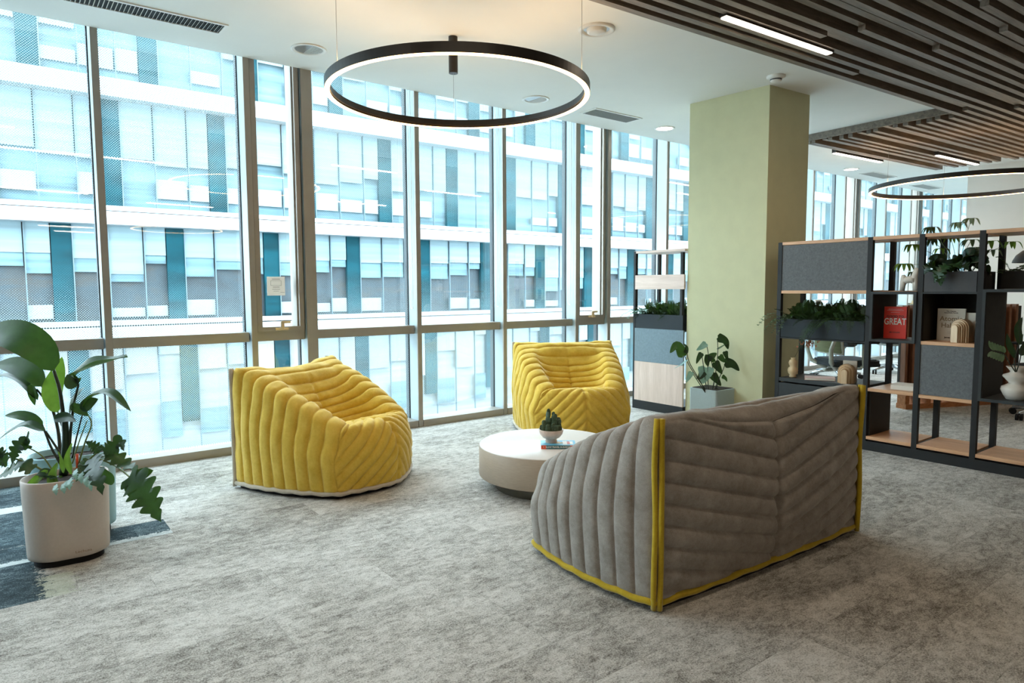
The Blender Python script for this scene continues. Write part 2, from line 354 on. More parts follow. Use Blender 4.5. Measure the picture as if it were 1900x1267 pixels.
for i in range(len(MUL)-1):
    x0,x1=MUL[i][0],MUL[i+1][0]; vent=MUL[i+1][1]
    w0=hw*(2.2 if abs(x0-1.953)<.01 else 1.1)+.006; w1=hw*(2.2 if abs(x1-1.953)<.01 else 1.1)+.006
    a,b=x0+w0,x1-w1; wnn+=1
    e=bpy.data.objects.new('window_%d'%wnn,None); COL.objects.link(e); e.location=(a,FY,0); LOC[e.name]=(Vector((a,FY,0)),0); e['kind']='structure'
    fr=MB().box(a,b,FY+.045,FY+.17,TZ-TH,TZ)
    fr.build('transom',M['frame'],e)
    MB().box(a,b,FY+.0,FY+.19,0,.058).build('bottom_rail',M['frame'],e)
    MB().box(a,b,FY+.14,GLASS_Y+.03,3.06,3.12).build('top_rail',M['frame'],e)
    zz=[(.058,TZ-TH,'lower_pane'),(TZ,3.06,'upper_pane')]
    for z0,z1,nm in zz:
        mb=MB().box(a,b,GLASS_Y,GLASS_Y+.012,z0,z1)
        o=mb.build(nm,[M['glassout'],M['glass'] if vent else M['frit']],e)
        for p in o.data.polygons:
            if p.normal.y<-.5: p.material_index=1
    if vent:
        z0,z1=TZ+.0,3.0; f=.035; s=MB()
        A,B=a+.004,b-.004; yf=FY+.03
        s.box(A,A+f,yf,yf+.15,z0,z1).box(B-f,B,yf,yf+.15,z0,z1).box(A+f,B-f,yf,yf+.15,z0,z0+f).box(A+f,B-f,yf,yf+.15,z1-f,z1)
        s.box(A+f,A+f+.012,yf+.03,yf+.15,z0+f,z1-f).box(B-f-.012,B-f,yf+.03,yf+.15,z0+f,z1-f)
        o=s.build('sash_frame',M['frame'],e)
        h=MB().box((a+b)/2-.05,(a+b)/2+.05,yf-.012,yf,z0+.008,z0+.028,b=.003).box((a+b)/2-.012,(a+b)/2+.012,yf-.034,yf-.012,z0+.012,z0+.075,b=.004).box((a+b)/2-.012,(a+b)/2+.06,yf-.034,yf-.022,z0+.06,z0+.078,b=.003)
        h.build('window_handle',M['beigecer'],o)
# roller blind chains hanging beside the fins
GC='roller blind chains in the window reveal'
for x,l in [(1.88,'pale bead chain loop hanging beside the narrow opening window nearest the plant'),(2.87,'bead chain loop by the window fin just right of the near yellow chair'),(3.795,'bead chain loop by the window fin left of the far yellow chair'),(4.715,'bead chain loop hanging above the far yellow chair back, left one'),(5.182,'bead chain loop at the narrow clear window left of the pale shelving')]:
    pts=[];zb=1.03;r=.022
    pts=[(x-.0,FY+.05,3.1),(x,FY+.05,1.3),(x,FY+.05,zb+r)]+[(x,FY+.05+r-r*math.cos(a),zb+r-r*math.sin(a)) for a in np.linspace(.3,math.pi-.3,8)]+[(x,FY+.05+2*r,zb+r),(x,FY+.05+2*r,3.1)]
    o=MB().tube(pts,.0028,6).build('blind_chain',M['white']); tag(o,l,'blind chain',GC)
# notice on the vent window
def paper():
    m=bpy.data.materials.new('notice_paper'); t=NT(m); d=t.n.new('ShaderNodeBsdfDiffuse'); d.inputs[0].default_value=(.85,.83,.80,1); l=t.n.new('ShaderNodeBsdfTranslucent'); l.inputs[0].default_value=(.7,.66,.62,1)
    x=t.n.new('ShaderNodeMixShader'); x.inputs[0].default_value=.35; t.l.new(d.outputs[0],x.inputs[1]); t.l.new(l.outputs[0],x.inputs[2]); t.l.new(x.outputs[0],t.out.inputs[0]); return m
M['notice']=paper()
nt=thing('paper_notice','small white paper notice stuck inside the narrow opening window','notice',(1.73,5.2,1.16))
MB().box(1.662,1.80,GLASS_Y-.004,GLASS_Y-.002,1.155,1.30).build('sheet',M['notice'],nt)
nb=MB(); yy=GLASS_Y-.0046
for (xa,xb,za,zb) in [(1.69,1.772,1.268,1.2695),(1.69,1.772,1.232,1.2335),(1.69,1.6915,1.232,1.2695),(1.7705,1.772,1.232,1.2695),(1.70,1.762,1.280,1.283),(1.705,1.757,1.218,1.221),(1.70,1.76,1.202,1.2045),(1.71,1.75,1.188,1.190),(1.762,1.795,1.178,1.180)]: nb.box(xa,xb,yy,yy+.0006,za,zb)
nb.build('printing',M['ink'],nt)
# column
th=math.radians(-4)
_c=np.array([5.131,3.195]); _a=np.array([math.sin(-th),math.cos(th)])*np.array([-1,1]); _b=np.array([math.cos(th),math.sin(th)])
poly=[_c,_c+_b*.555,_c+_b*.555+_a*.76,_c+_a*.76]
struct('trim_column',fc:=MB().prism([tuple(q) for q in poly],0,CZ),M['sage']).name='trim_40'
BAR_W=1.3   # watts of each linear ceiling light
# ------------------------------------------------------------------ building across the courtyard
BY=26.
M['bwhite']=mat('facade_white_band',srgb(150, 154, 156),.7,var=.03,sc=2)
M['bblind']=mat('facade_pale_blind',srgb(104, 122, 127),.8,var=.22,sc=1.1,stretch=(.12,1,5))  # stretched noise paints window reflections into the blinds as horizontal stripes
M['bblind2']=mat('facade_blue_blind',srgb(80, 104, 112),.8,var=.42,sc=.9,stretch=(.15,1,5))  # painted reflection stripes again, also on the upper window walls
M['bpale']=mat('facade_pale_panel',srgb(126, 131, 133),.8,var=.25,sc=.8,stretch=(.15,1,5))  # reflection streaks painted into the lowest window wall
M['bteal']=mat('facade_teal_glass',srgb(4, 50, 58),.7,var=.55,sc=.8,stretch=(.5,1,2),Specular_IOR_Level=.1)
M['bmull']=mat('facade_mullion',srgb(76, 94, 102),.5,var=.05)
M['bbeige']=mat('facade_beige_panel',srgb(124, 124, 120),.85,var=.1,sc=.8)
M['bdesk']=mat('facade_desk_white',srgb(118, 130, 136),.7,var=.08,sc=2)
M['pave']=mat('courtyard_paving',srgb(126, 130, 134),.9,var=.1,sc=.5)
def dark_room():
    m=bpy.data.materials.new('facade_dark_rooms'); t=NT(m); v=t.scale(t.pos(),(1,1,3)); n=t.noise(v,.35,5,.6,.5)
    t.bsdf(t.ramp(n,[(.32,srgb(12,18,24)),(.5,srgb(28,44,52)),(.62,srgb(44,42,40)),(.75,srgb(26,54,66))]),.6); return m
M['bdark']=dark_room()
bld=thing('office_building','pale glass office building with white floor bands across the courtyard','building',(10,BY+3,-5))
X0,X1=-12,80
for k,z in enumerate((-.42,3.35,7.45,11.5)):
    s=MB().box(X0,X1,BY-.5,BY+.4,z,z+.42).box(X0,X1,BY-.35,BY+.4,z+.46,z+.62)
    s.build('floor_band',M['bwhite'],bld)
fls=[(-4.9,-.42,2.1,'low'),(-.0,3.35,1.8,'mid'),(4.0,7.45,3.3,'up'),(8.1,11.5,1.2,'up')]
rr=random.Random(3)
for (z0,z1,xo,ty) in fls:
    h=z1-z0
    MB().box(X0,X1,BY+.25,BY+.6,z0,z1).build('window_wall',M['bdark'] if ty=='mid' else (M['bblind2'] if ty=='up' else M['bpale']),bld)
    n0=int((-8-xo)/3.33)
    for i in range(n0,n0+25):
        a=MB();b=MB();c=MB();d=MB();g=MB()
        x=xo+i*3.33
        c.box(x-.28,x+.28,BY+.02,BY+.2,z0,z1) if ty!='low' else c.box(x-.28,x+.28,BY+.02,BY+.2,z0+1.4,z1)
        for q in (.28,1.29,2.34):
            g.box(x+q,x+q+.03,BY-.02,BY+.06,z0,z1)
        for (qa,qb) in ((.31,1.26),(1.32,2.31),(2.37,3.02)):
            if ty=='mid':
                l=rr.choice([1.0,1.05,1.1,1.6,.95]); a.box(x+qa,x+qb,BY+.05,BY+.08,z1-l,z1); b.box(x+qa,x+qb,BY+.1,BY+.12,z1-l-rr.uniform(.25,.7),z1-l)
                if rr.random()<.5: d.box(x+qa,x+qb,BY+.10,BY+.14,z0+.3,z0+rr.uniform(.5,.9))
            elif ty=='up':
                l=rr.uniform(.45,.62)*h; a.box(x+qa,x+qb,BY+.05,BY+.08,z1-l,z1)
                if rr.random()<.6: e_=rr.uniform(.1,.22)*h; d.box(x+qa,x+qb,BY+.10,BY+.14,z0+.35,z0+.35+e_)
            else:
                l=rr.uniform(.1,.5)*h; (d if rr.random()<.6 else a).box(x+qa,x+qb,BY+.05,BY+.08,z1-l,z1)
                if rr.random()<.5: b.box(x+qa,x+qb,BY+.08,BY+.11,z0+.9,z0+rr.uniform(1.4,2.2))
        for s_,nm_,mt_ in ((a,'blind',M['bblind'] if ty!='low' else M['bbeige']),(b,'lower_blind',M['bblind2']),(c,'teal_panel',M['bteal']),(d,'interior_furniture',M['bdesk']),(g,'mullions',M['bmull'])):
            if s_.v: s_.build(nm_,mt_,bld)
struct('trim_70',MB().box(-60,110,5.6,BY+.3,-5.2,-4.9),M['pave'])
struct('trim_71',MB().box(-40,16,5.6,10,-3.2,-3.0),M['bwhite'])

# ------------------------------------------------------------------ ceiling fittings
SL=math.radians(-3.1); SE=Vector((math.cos(SL),math.sin(SL),0)); SN=Vector((-math.sin(SL),math.cos(SL),0))
E0=Vector((2.682,2.736,0))        # a point on the outer edge of the large slatted field
def slat_pt(s,n): return E0+SE*s+SN*n
zb=2.756
def slat(mb,s0,s1,n,z0,z1,w=.046):
    P=[slat_pt(s0,n-w/2),slat_pt(s1,n-w/2),slat_pt(s1,n+w/2),slat_pt(s0,n+w/2)]
    mb.prism([(p.x,p.y) for p in P],z0,z1)
sb=thing('slatted_ceiling_field','large field of dark timber ceiling slats above the seating and bookshelf','slatted ceiling',(5,0,CZ-.012),kind='structure')
mb=MB(); r2=random.Random(11)
K=0
n=-.023
while n>-6.2:
    s=-8.0+r2.uniform(0,1.5); 
    end=7.35+ (0 if n<-.25 else 0)
    first=(n>-.05)
    while s<end:
        e_=min(end,s+ (20 if first else r2.choice([1.8,2.4,3.0,3.6])))
        dz=0 if first else r2.choice([0,0,0,.032])
        slat(mb,s,e_-.002,n,zb+dz,CZ-.012); s=e_
    n-=.0955; K+=1
mb.build('slats',M['slat'],sb)
P=[slat_pt(-8,-6.3),slat_pt(7.4,-6.3),slat_pt(7.4,0),slat_pt(-8,0)]
MB().prism([(p.x,p.y) for p in P],CZ-.012,CZ+.0).build('backing_board',M['plenum'],sb)
s2=thing('slatted_ceiling_field','smaller field of timber ceiling slats beyond the green column','slatted ceiling',(8.5,3.2,CZ-.012),kind='structure')
mb=MB(); sA=4.38; sB=7.35; nT=1.40
n=.072; 
while n<nT+.02:
    dz=r2.choice([0,0,.03])
    slat(mb,sA+r2.choice([0,.05]),sB,n,zb+dz,CZ-.012); n+=.0955
slat(mb,sA,sB,nT+.055,zb,CZ-.012,.03)
mb.build('slats',M['slat'],s2)
P=[slat_pt(sA,.0),slat_pt(sB,.0),slat_pt(sB,nT+.03),slat_pt(sA,nT+.03)]
MB().prism([(p.x,p.y) for p in P],CZ-.012,CZ).build('backing_board',M['plenum'],s2)
mb=MB(); P=[slat_pt(sA-.02,.03),slat_pt(sA,.03),slat_pt(sA,nT+.06),slat_pt(sA-.02,nT+.06)]
mb.prism([(p.x,p.y) for p in P],zb+.03,CZ).build('edge_strip',M['slat'],s2)

def bar_light(x0,y0,L,label,group='linear ceiling lights in the slats'):
    t=thing('linear_ceiling_light',label,'ceiling light',(x0,y0,zb-.012),SL,group)
    MB().box(0,L,-.026,.026,.0,.06).build('housing',M['ringblack'],t,True)
    MB().box(.012,L-.012,-.021,.021,-.006,.0).build('diffuser',M['bar'],t,True)
    ld=bpy.data.lights.new('bar_glow','AREA'); ld.shape='RECTANGLE'; ld.size=L*.95; ld.size_y=.04; ld.energy=BAR_W; ld.color=(1,.80,.58)
    lo=bpy.data.objects.new('bar_glow',ld); COL.objects.link(lo); lo.parent=t; lo.location=(L/2,0,-.012)
    return t
bar_light(3.383,2.415,1.10,'long white linear light in the big slatted ceiling, nearest the pendant ring')
bar_light(7.765,4.0,1.06,'linear light at the outer edge of the far slatted ceiling beyond the column')
bar_light(8.883,3.345,1.10,'linear light in the far slatted ceiling beside the white wall')
for x,y in [(-.9,2.52),(-.3,1.36),(.57,1.36),(.15,-2.2),(2.2,-2.95),(4.7,-.85),(8.2,0),(11.1,-.3),(4.5,-4.3),(-2.6,-1.2),(-1.5,-4.6),(.9,-9),(1.3,-10.6),(7.4,-4.5),(-3.2,1.0),(5.4,1.2),(12.2,2.6)]:
    t=bar_light(x,y,1.15,'linear ceiling light in the room behind the viewer, mirrored in the window glass','linear ceiling lights seen only as reflections')
for x0,x1,y0,y1,l in [(.40,1.235,4.55,4.70,'long louvred air grille in the ceiling at top left above the windows'),(4.50,5.10,4.57,4.75,'grey ceiling air grille right of the pendant ring, before the column'),(10.15,10.86,4.64,4.82,'ceiling air grille beyond the column, left of the far pendant ring'),(12.0,12.7,4.7,4.88,'ceiling air grille seen through the far pendant ring')]:
    t=thing('ceiling_air_grille',l,'air vent',((x0+x1)/2,(y0+y1)/2,CZ-.012),0,'air grilles along the window side of the ceiling')
    f=.018; s=MB().box(x0-f,x1+f,y0-f,y0,CZ-.008,CZ).box(x0-f,x1+f,y1,y1+f,CZ-.008,CZ).box(x0-f,x0,y0,y1,CZ-.008,CZ).box(x1,x1+f,y0,y1,CZ-.008,CZ)
    s.build('frame',M['white'],t)
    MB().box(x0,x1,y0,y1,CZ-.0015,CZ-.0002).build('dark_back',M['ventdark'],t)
    s=MB(); nx=int((x1-x0)/.0215)
    for i in range(nx):
        x=x0+(i+.5)*(x1-x0)/nx; R=Matrix.Translation((x,(y0+y1)/2,CZ-.006))@Matrix.Rotation(math.radians(35),4,'Y')
        s.cbox((0,0,0),(.0016,(y1-y0),.011),R)
    s.build('louvres',M['whitedull'],t)
def disc_fit(x,y,r,kind,label):
    t=thing({'lit':'recessed_downlight','unlit':'recessed_downlight','speaker':'ceiling_speaker','det':'smoke_detector'}[kind],label,{'lit':'downlight','unlit':'downlight','speaker':'ceiling speaker','det':'smoke detector'}[kind],(x,y,CZ-.01))
    c=(x,y,CZ)
    if kind in('lit','unlit'):
        MB().lathe(c,[(r,0),(r,-.006),(r*.97,-.009),(r*.80,-.006),(r*.78,-.001)],40).build('trim_ring',M['white'],t)
        MB().lathe(c,[(r*.78,-.001),(r*.7,-.0018),(0.001,-.0022)],40).build('lens',M['lamp'] if kind=='lit' else M['steel'],t)
        if kind=='unlit':
            s=MB()
            for i in range(9):
                d=-r*.02+i*r*.085
                hh=math.sqrt(max(0,(r*.76)**2-d*d)); s.box(x+d,x+d+.0025,y-hh,y+hh,CZ-.006,CZ-.002)
            s.build('louvre_grid',M['white'],t)
    elif kind=='speaker':
        MB().lathe(c,[(r,0),(r,-.008),(r*.92,-.014),(r*.74,-.012),(r*.70,-.002),(r*.55,-.002),(r*.52,-.02),(r*.4,-.026),(.001,-.027)],40).build('body',M['whitedull'],t)
        MB().lathe(c,[(r*.70,-.0025),(r*.56,-.0025)],40).build('gap',M['steel'],t)
    else:
        MB().lathe(c,[(r,0),(r,-.012),(r*.8,-.02),(r*.62,-.022),(r*.6,-.04),(r*.45,-.048),(.001,-.05)],32).build('body',M['white'],t)
        MB().lathe(c,[(r*.61,-.026),(r*.63,-.026),(r*.63,-.034),(r*.61,-.034)],32).build('sensor_slot',M['ventdark'],t)
    return t
disc_fit(1.813,4.655,.12,'unlit','unlit recessed downlight with half grid, left of the pendant ring')
disc_fit(3.858,4.666,.12,'unlit','unlit recessed downlight seen through the middle of the pendant ring')
disc_fit(3.151,3.198,.118,'speaker','round white ceiling speaker at upper right of the pendant ring')
disc_fit(5.622,4.699,.105,'lit','glowing recessed downlight between the pendant ring and the green column')
disc_fit(9.671,4.73,.11,'lit','glowing recessed downlight beyond the green column')
disc_fit(4.961,3.039,.07,'det','small white smoke detector on the ceiling just before the column')
disc_fit(7.169,2.953,.06,'det','small smoke detector on the ceiling right of the column')

def ring_pendant(c,r,z,label,angs,canopy=None):
    t=thing('ring_pendant_light',label,'pendant light',(c[0],c[1],z),0)
    h=.056; w=.030; n=128
    prof=[(r-w/2,0.004),(r-w/2,h),(r+w/2,h),(r+w/2,0.0)]
    s=MB().lathe((c[0],c[1],z),[(r-w/2+.008,.007),(r-w/2+.008,.022),(r-w/2,.022),(r-w/2,h),(r+w/2,h),(r+w/2,.007)],n,smooth=False)
    s.build('ring_body',M['ringblack'],t)
    MB().lathe((c[0],c[1],z),[(r-w/2+.006,h+.0005),(r+w/2-.006,h+.0005)],n,smooth=False).build('added_uplight',M['led_added'],t)  # added glowing top face, warms the ceiling above the ring
    MB().lathe((c[0],c[1],z),[(r+w/2-.002,.007),(r+w/2-.002,.0035),(r-w/2+.002,.0035),(r-w/2+.002,.007),(r-w/2+.008,.0075)],n,smooth=False).build('light_strip',M['led'],t)
    for k,a in enumerate(angs):
        x,y=c[0]+r*math.cos(a),c[1]+r*math.sin(a)
        MB().tube([(x,y,z+h),(x,y,CZ)],.0013,6).build('suspension_wire',M['wire'],t)
        if canopy==k:
            MB().cyl((x,y),.030,CZ-.235,CZ,24).build('canopy',M['ringblack'],t)
    return t
ac=math.atan2(.70,.41)
ring_pendant((2.125,3.245),.715,2.262,'large black ring pendant with glowing warm strip hanging over the yellow chairs',[ac,ac+2*math.pi/3,ac-2*math.pi/3],0)
ring_pendant((8.76,2.95),.99,2.30,'black ring pendant glowing at the right edge, beyond the bookshelf',[2.6,.6,4.7])
ring_pendant((2.75,-3.2),.75,2.30,'glowing ring pendant behind the viewer, mirrored in the left window',[.5,2.6,4.7])

# ------------------------------------------------------------------ quilted seating
def _noise2(a,b,seed=0):
    def h(i,j): 
        s=np.sin(i*127.1+j*311.7+seed*74.7)*43758.5453; return s-np.floor(s)
    i,j=np.floor(a),np.floor(b); f,g=a-i,b-j; f=f*f*(3-2*f); g=g*g*(3-2*g)
    return (h(i,j)*(1-f)+h(i+1,j)*f)*(1-g)+(h(i,j+1)*(1-f)+h(i+1,j+1)*f)*g-.5
def catmull(P,n=24):
    P=np.array(P,float); Q=np.vstack([2*P[0]-P[1],P,2*P[-1]-P[-2]]); out=[]
    for k in range(1,len(Q)-2):
        p0,p1,p2,p3=Q[k-1:k+3]
        # centripetal
        d=[max(np.linalg.norm(b-a),1e-5)**.5 for a,b in ((p0,p1),(p1,p2),(p2,p3))]
        t0=0;t1=d[0];t2=t1+d[1];t3=t2+d[2]
        for t in np.linspace(t1,t2,n,endpoint=False):
            A1=(t1-t)/(t1-t0)*p0+(t-t0)/(t1-t0)*p1;A2=(t2-t)/(t2-t1)*p1+(t-t1)/(t2-t1)*p2;A3=(t3-t)/(t3-t2)*p2+(t-t2)/(t3-t2)*p3
            B1=(t2-t)/(t2-t0)*A1+(t-t0)/(t2-t0)*A2;B2=(t3-t)/(t3-t1)*A2+(t-t1)/(t3-t1)*A3
            out.append((t2-t)/(t2-t1)*B1+(t-t1)/(t2-t1)*B2)
    out.append(P[-1]); return np.array(out)
def resample(C,n):
    s=np.r_[0,np.cumsum(np.linalg.norm(np.diff(C,axis=0),axis=1))]
    if s[-1]<1e-6: return np.repeat(C[:1],n,0),0.
    t=np.linspace(0,s[-1],n); return np.stack([np.interp(t,s,C[:,k]) for k in range(3)],1),s[-1]
def normals(A):
    du=np.gradient(A,axis=1); dv=np.gradient(A,axis=0); N=np.cross(du,dv); L=np.linalg.norm(N,axis=2,keepdims=True); L[L<1e-9]=1; return N/L
def pad(f,p=2.6): 
    return 1-np.abs(2*f-1)**p
def lin(v,ks): return float(np.interp(v,[k[0] for k in ks],[k[1] for k in ks]))
def smooth_keys(v,ks):
    xs=np.array([k[0] for k in ks]);ys=np.array([k[1] for k in ks])
    m=np.gradient(ys,xs); i=min(max(int(np.searchsorted(xs,v)-1),0),len(xs)-2); h=xs[i+1]-xs[i]; t=(v-xs[i])/h
    return float((2*t**3-3*t**2+1)*ys[i]+(t**3-2*t**2+t)*h*m[i]+(-2*t**3+3*t**2)*ys[i+1]+(t**3-t**2)*h*m[i+1])
def quilted_seat(name,label,cat,loc,rotz,Wb,Wf,cloth_m,pipe_m,seed=0,nst=9,group=None,yF=.72,yC=.87,crn=.725,mid=.635,seatdip=0,sidenoise=1.,arm=.15):
    t=thing(name,label,cat,loc,rotz,group)
    per=16; nv=nst*per+1; nh=64; ZB=.035
    rows=[];Rrow=None
    sm=lambda x:(lambda c:c*c*(3-2*c))(min(max(x,0),1))
    for i in range(nv):
        v=i/(nv-1); e=sm(v/.22)
        yf=v*yF+.0; xf=Wb+(Wf-Wb)*v+.05*math.sin(math.pi*v)**.8
        zr=smooth_keys(v,[(0,crn),(.08,crn-.005),(.22,crn-.04),(.5,.60),(.8,.49),(1,.415)])
        yc=smooth_keys(v,[(0,.0),(.1,.075),(.22,.16),(.4,.235),(.7,.315),(1,.38)]); zc=smooth_keys(v,[(0,mid),(.09,mid+.055),(.2,mid+.045),(.4,.56),(.7,.43),(1,.325)])
        xr=xf-.075*e-.01; yr=yf-.015*e
        B=(xf,yf,ZB); Mz=zr*.55
        fr=.5-.22*sm(v*3)
        I=(Wb*.54,yc+(yr-yc)*(.48-.18*e),zc+(zr-zc)*(.46-.16*e))
        xr=xr-.035*e; R=(xr,yr,zr); I2=(Wb*.54+(xr-Wb*.54)*(.75-.10*e),yc+(yr-yc)*(.86-.16*e),zr-(zr-zc)*(.14+.10*e)-.006*e)
        Opt=(xf-.010*e,yf,zr-.055-.045*(e)); Mp=(xf+.022*e,yf,Mz)
        C=(0,yc,zc)
        T=(xf-.03-.115*e,yc+(yr-yc)*(.95-.06*e),zr-.004*(1-e)-.002); R=(xf-.012-.033*e,yf-.008*e,zr-.024*e); Opt=(xf-.006*e,yf,zr-.055-.075*e)
        I2=(Wb*.52+(xf-.15-Wb*.52)*(.45+.3*(1-e)),yc+(yr-yc)*(.80-.16*e),zr-(zr-zc)*(.14+.20*e)-.008*e)
        I=(Wb*.44,yc+(yr-yc)*(.42-.18*e),zc+(zr-zc)*(.40-.20*e))
        pts=[C,I,I2,T,R,Opt,Mp,B]
        half=catmull(pts,14)
        hr,_=resample(half,nh)
        full=np.vstack([(hr*[-1,1,1])[::-1][:-1],hr])     # left floor -> centre -> right floor
        rows.append(full)
        if i==nv-1: last_half=half; kR=14*4
    A=np.array(rows); N=-normals(A)
    # orientation check: outward at floor-side should have +x on right
    if N[nv//2,-10,0]<0: N=-N
    f=np.linspace(0,nst,nv); fr=f-np.floor(f); fr[-1]=0; pr=(pad(fr,3.)-.32*np.exp(-(np.minimum(fr,1-fr)/.06)**2))[:,None]; si=np.floor(f)[:,None]
    uu=np.linspace(-1,1,A.shape[1])[None,:]
    ampl=.0125+0*uu; 
    disp=pr*ampl
    disp=disp+ .006*(1-pr)*_noise2(uu*34+si*7.3,si+fr[:,None]*1.5,seed)*sidenoise*(.3+.7*pr) + .006*_noise2(uu*14+si*3,f[:,None]*.8,seed+3)*pr*1.6
    disp=disp+ .0045*_noise2(uu*26+0*si,f[:,None]*2.2,seed+9)*(1-np.abs(uu))**.5*sidenoise
    disp=disp- .016*np.exp(-(uu/.012)**2)*np.clip(f[:,None]/nst*1.2,0,1)     # centre seam of the inner back
    endm=np.clip((1-np.abs(uu))/.03,0,1)**.5
    disp=disp*endm
    A2=A+N*disp[:,:,None]
    body=MB().grid(A2).build('quilted_shell',cloth_m,t,True); fixnormals(body)
    # ---- seat and front
    h=last_half; top=h[:kR+1]; down=h[kR:]
    nu=49; S,_=resample(top,nu)
    nw=86; G=[];L=[]
    dn,_=resample(down,60)
    for k in range(nu):
        a=k/(nu-1); x=a*Wf
        s=S[k]; fx=S[-1][0]*a**.92; 
        Fy=yC-.07-(yC-.07-S[-1][1])*a**1.5; Fz=.40+(S[-1][2]-.40)*a**2
        Gy=yC-(yC-down[-1][1])*a**1.45
        Gx=down[-1][0]*a
        blend=sm((a-.9)/.1)
        pts=[s,s+(np.array([fx,Fy,Fz])-s)*.5+np.array([0,0,.022*(1-a)]),(fx,Fy,Fz),((fx+Gx)/2*1.0,(Fy+Gy)/2+.045*(1-a**4),.27),(Gx,Gy+.012*(1-a**4),.13),(Gx,Gy,ZB)]
        pts=[np.array(p,float) for p in pts]
        pp=[pts[0]]
        for q in pts[1:]:
            if np.linalg.norm(q-pp[-1])>.004: pp.append(q)
        c=catmull(pp,16); rs,ln=resample(c,nw)
        if blend>0: rs=rs*(1-blend)+resample(down,nw)[0]*blend; 
        G.append(rs); L.append(ln)
    G=np.array(G).transpose(1,0,2); L=np.array(L)      # nw x nu
    Gf=np.concatenate([(G*[-1,1,1])[:,::-1][:,:-1],G],1); Lf=np.r_[L[::-1][:-1],L]
    seg=np.linalg.norm(np.diff(Gf,axis=0),axis=2); arc=np.vstack([np.cumsum(seg[::-1],axis=0)[::-1],np.zeros((1,Gf.shape[1]))])
    q=arc+1.05*np.abs(Gf[:,:,0]); st=.082; ff=q/st; fr=ff-np.floor(ff); pr=pad(fr,2.8)-.32*np.exp(-(np.minimum(fr,1-fr)/.06)**2)
    N=normals(Gf); 
    if N[nw//2+20,nu-1,1]<0: N=-N
    ux=Gf[:,:,0]/Wf; nse=.013*_noise2(ux*26,q*5,seed+5)*np.clip(arc/.5,0,1)
    disp=.0125*pr+nse*.35-.014*np.exp(-(Gf[:,:,0]/.012)**2)+.007*_noise2(ux*9,arc*30,seed+8)*np.clip((arc-.35)/.2,0,1)
    edge=np.clip((1-np.abs(np.linspace(-1,1,Gf.shape[1])))/.04,0,1)[None,:]*np.clip(arc/.02,0,1)*np.clip((np.arange(nw)/6.),0,1)[:,None]
    Gf=Gf+N*(disp*edge)[:,:,None]
    seat=MB().grid(Gf).build('seat_and_front',cloth_m,t,True); fixnormals(seat)
    # ---- back panel
    nx,nz=121,150; xs=np.linspace(-1,1,nx)
    v0=A[0]; topc=v0[np.argmax(v0[:,0]>-Wb+.002) if False else 0]
    mh=A.shape[1]//2; th=v0[mh:]   # centre->right->floor
    kk=int(np.argmax(th[:,2])); tx,tz=th[:kk+1,0],th[:kk+1,2]
    Bk=np.zeros((nz,nx,3))
    for j,x in enumerate(xs):
        X=abs(x)*(tx[-1]); zt=np.interp(X,tx,tz)
        for i in range(nz):
            z=ZB+(zt-ZB)*i/(nz-1); Bk[i,j]=(x*Wb,-.0-.055*(1-x**4)*math.sin(math.pi*min(1,(z-ZB)/(zt-ZB)*.92+.06))**.7*(.9) ,z)
    xx=Bk[:,:,0];zz=Bk[:,:,2]; slope=.27
    q=zz-slope*np.abs(xx)+.02; ff=q/.083; fr=ff-np.floor(ff); pr=pad(fr,2.4)-.45*np.exp(-(np.minimum(fr,1-fr)/.07)**2)
    disp=.013*pr+.005*_noise2(xx*16,zz*9,seed+20)+.004*_noise2(xx*40,ff,seed+21)-.020*np.exp(-(xx/.012)**2)-.03*np.exp(-(xx/.03)**2-((zz-.30)/.035)**2)
    ed=np.clip((1-np.abs(xs))/.03,0,1)[None,:]*np.clip(np.minimum(np.arange(nz),np.arange(nz)[::-1])/3.,0,1)[:,None]
    Bk[:,:,1]-=disp*ed
    o=MB().grid(Bk).build('back_panel',cloth_m,t,True); fixnormals(o)
    # ---- piping
    base=[tuple(p) for p in A[:,-1][:, :]]   # right side floor back->front
    right=[np.array(p) for p in A[::6,-1]]; front=[Gf[-1,j] for j in range(Gf.shape[1]-1,-1,-3)]; left=[np.array(p) for p in A[::-6,0]]
    backp=[Bk[0,j] for j in range(2,nx-2,4)]
    loop=[];
    for p in right+front[1:-1]+left+backp:
        p=np.array([p[0]*1.0,p[1],ZB]); 
        if not loop or np.linalg.norm(p-loop[-1])>.012: loop.append(p)
    cen=np.array([0,.4,ZB]); loop=[p+(p-cen)/np.linalg.norm(p-cen)*.006+np.array([0,0,.003*math.sin(11*i)]) for i,p in enumerate(loop)]
    MB().tube(loop,.0135,8,closed=True).build('base_piping',pipe_m,t,True)
    for sx in (-1,1):
        for (ox,oy,tag_) in ((-.007,-.020,0),(.010,-.005,1)):
            zs=np.linspace(.012,crn+.004,16)
            pts=[(sx*(Wb+ox+.004*math.sin(z*15+tag_*2+seed)),oy+.004*math.cos(z*13+tag_+sx),z) for z in zs]
            MB().tube(pts,.0125,8,flat=.9,up=(sx*.75,-.66,0)).build('corner_piping',pipe_m,t,True)
    # ---- underside
    poly=[(p[0]*.95,p[1]*.95+.015) for p in loop[::2]]
    n=len(poly); MB().prism(poly,.0,ZB-.005).build('underside',M['under'],t,True)
    return t
GY='quilted yellow armchairs by the windows'
def face(dx,dy): return math.atan2(dy,dx)-math.pi/2
quilted_seat('quilted_armchair','yellow quilted low armchair in left profile with beige edging, beside the big leafy plant','armchair',(1.497,4.394,0),face(.45,-.893),.43,.36,M['yellow'],M['pipe_b'],1,9,GY)
quilted_seat('quilted_armchair','yellow quilted low armchair facing the round table, under the window','armchair',(4.0,4.47,0),face(-.49,-.87),.43,.36,M['yellow'],M['pipe_b'],2,9,GY,mid=.66)
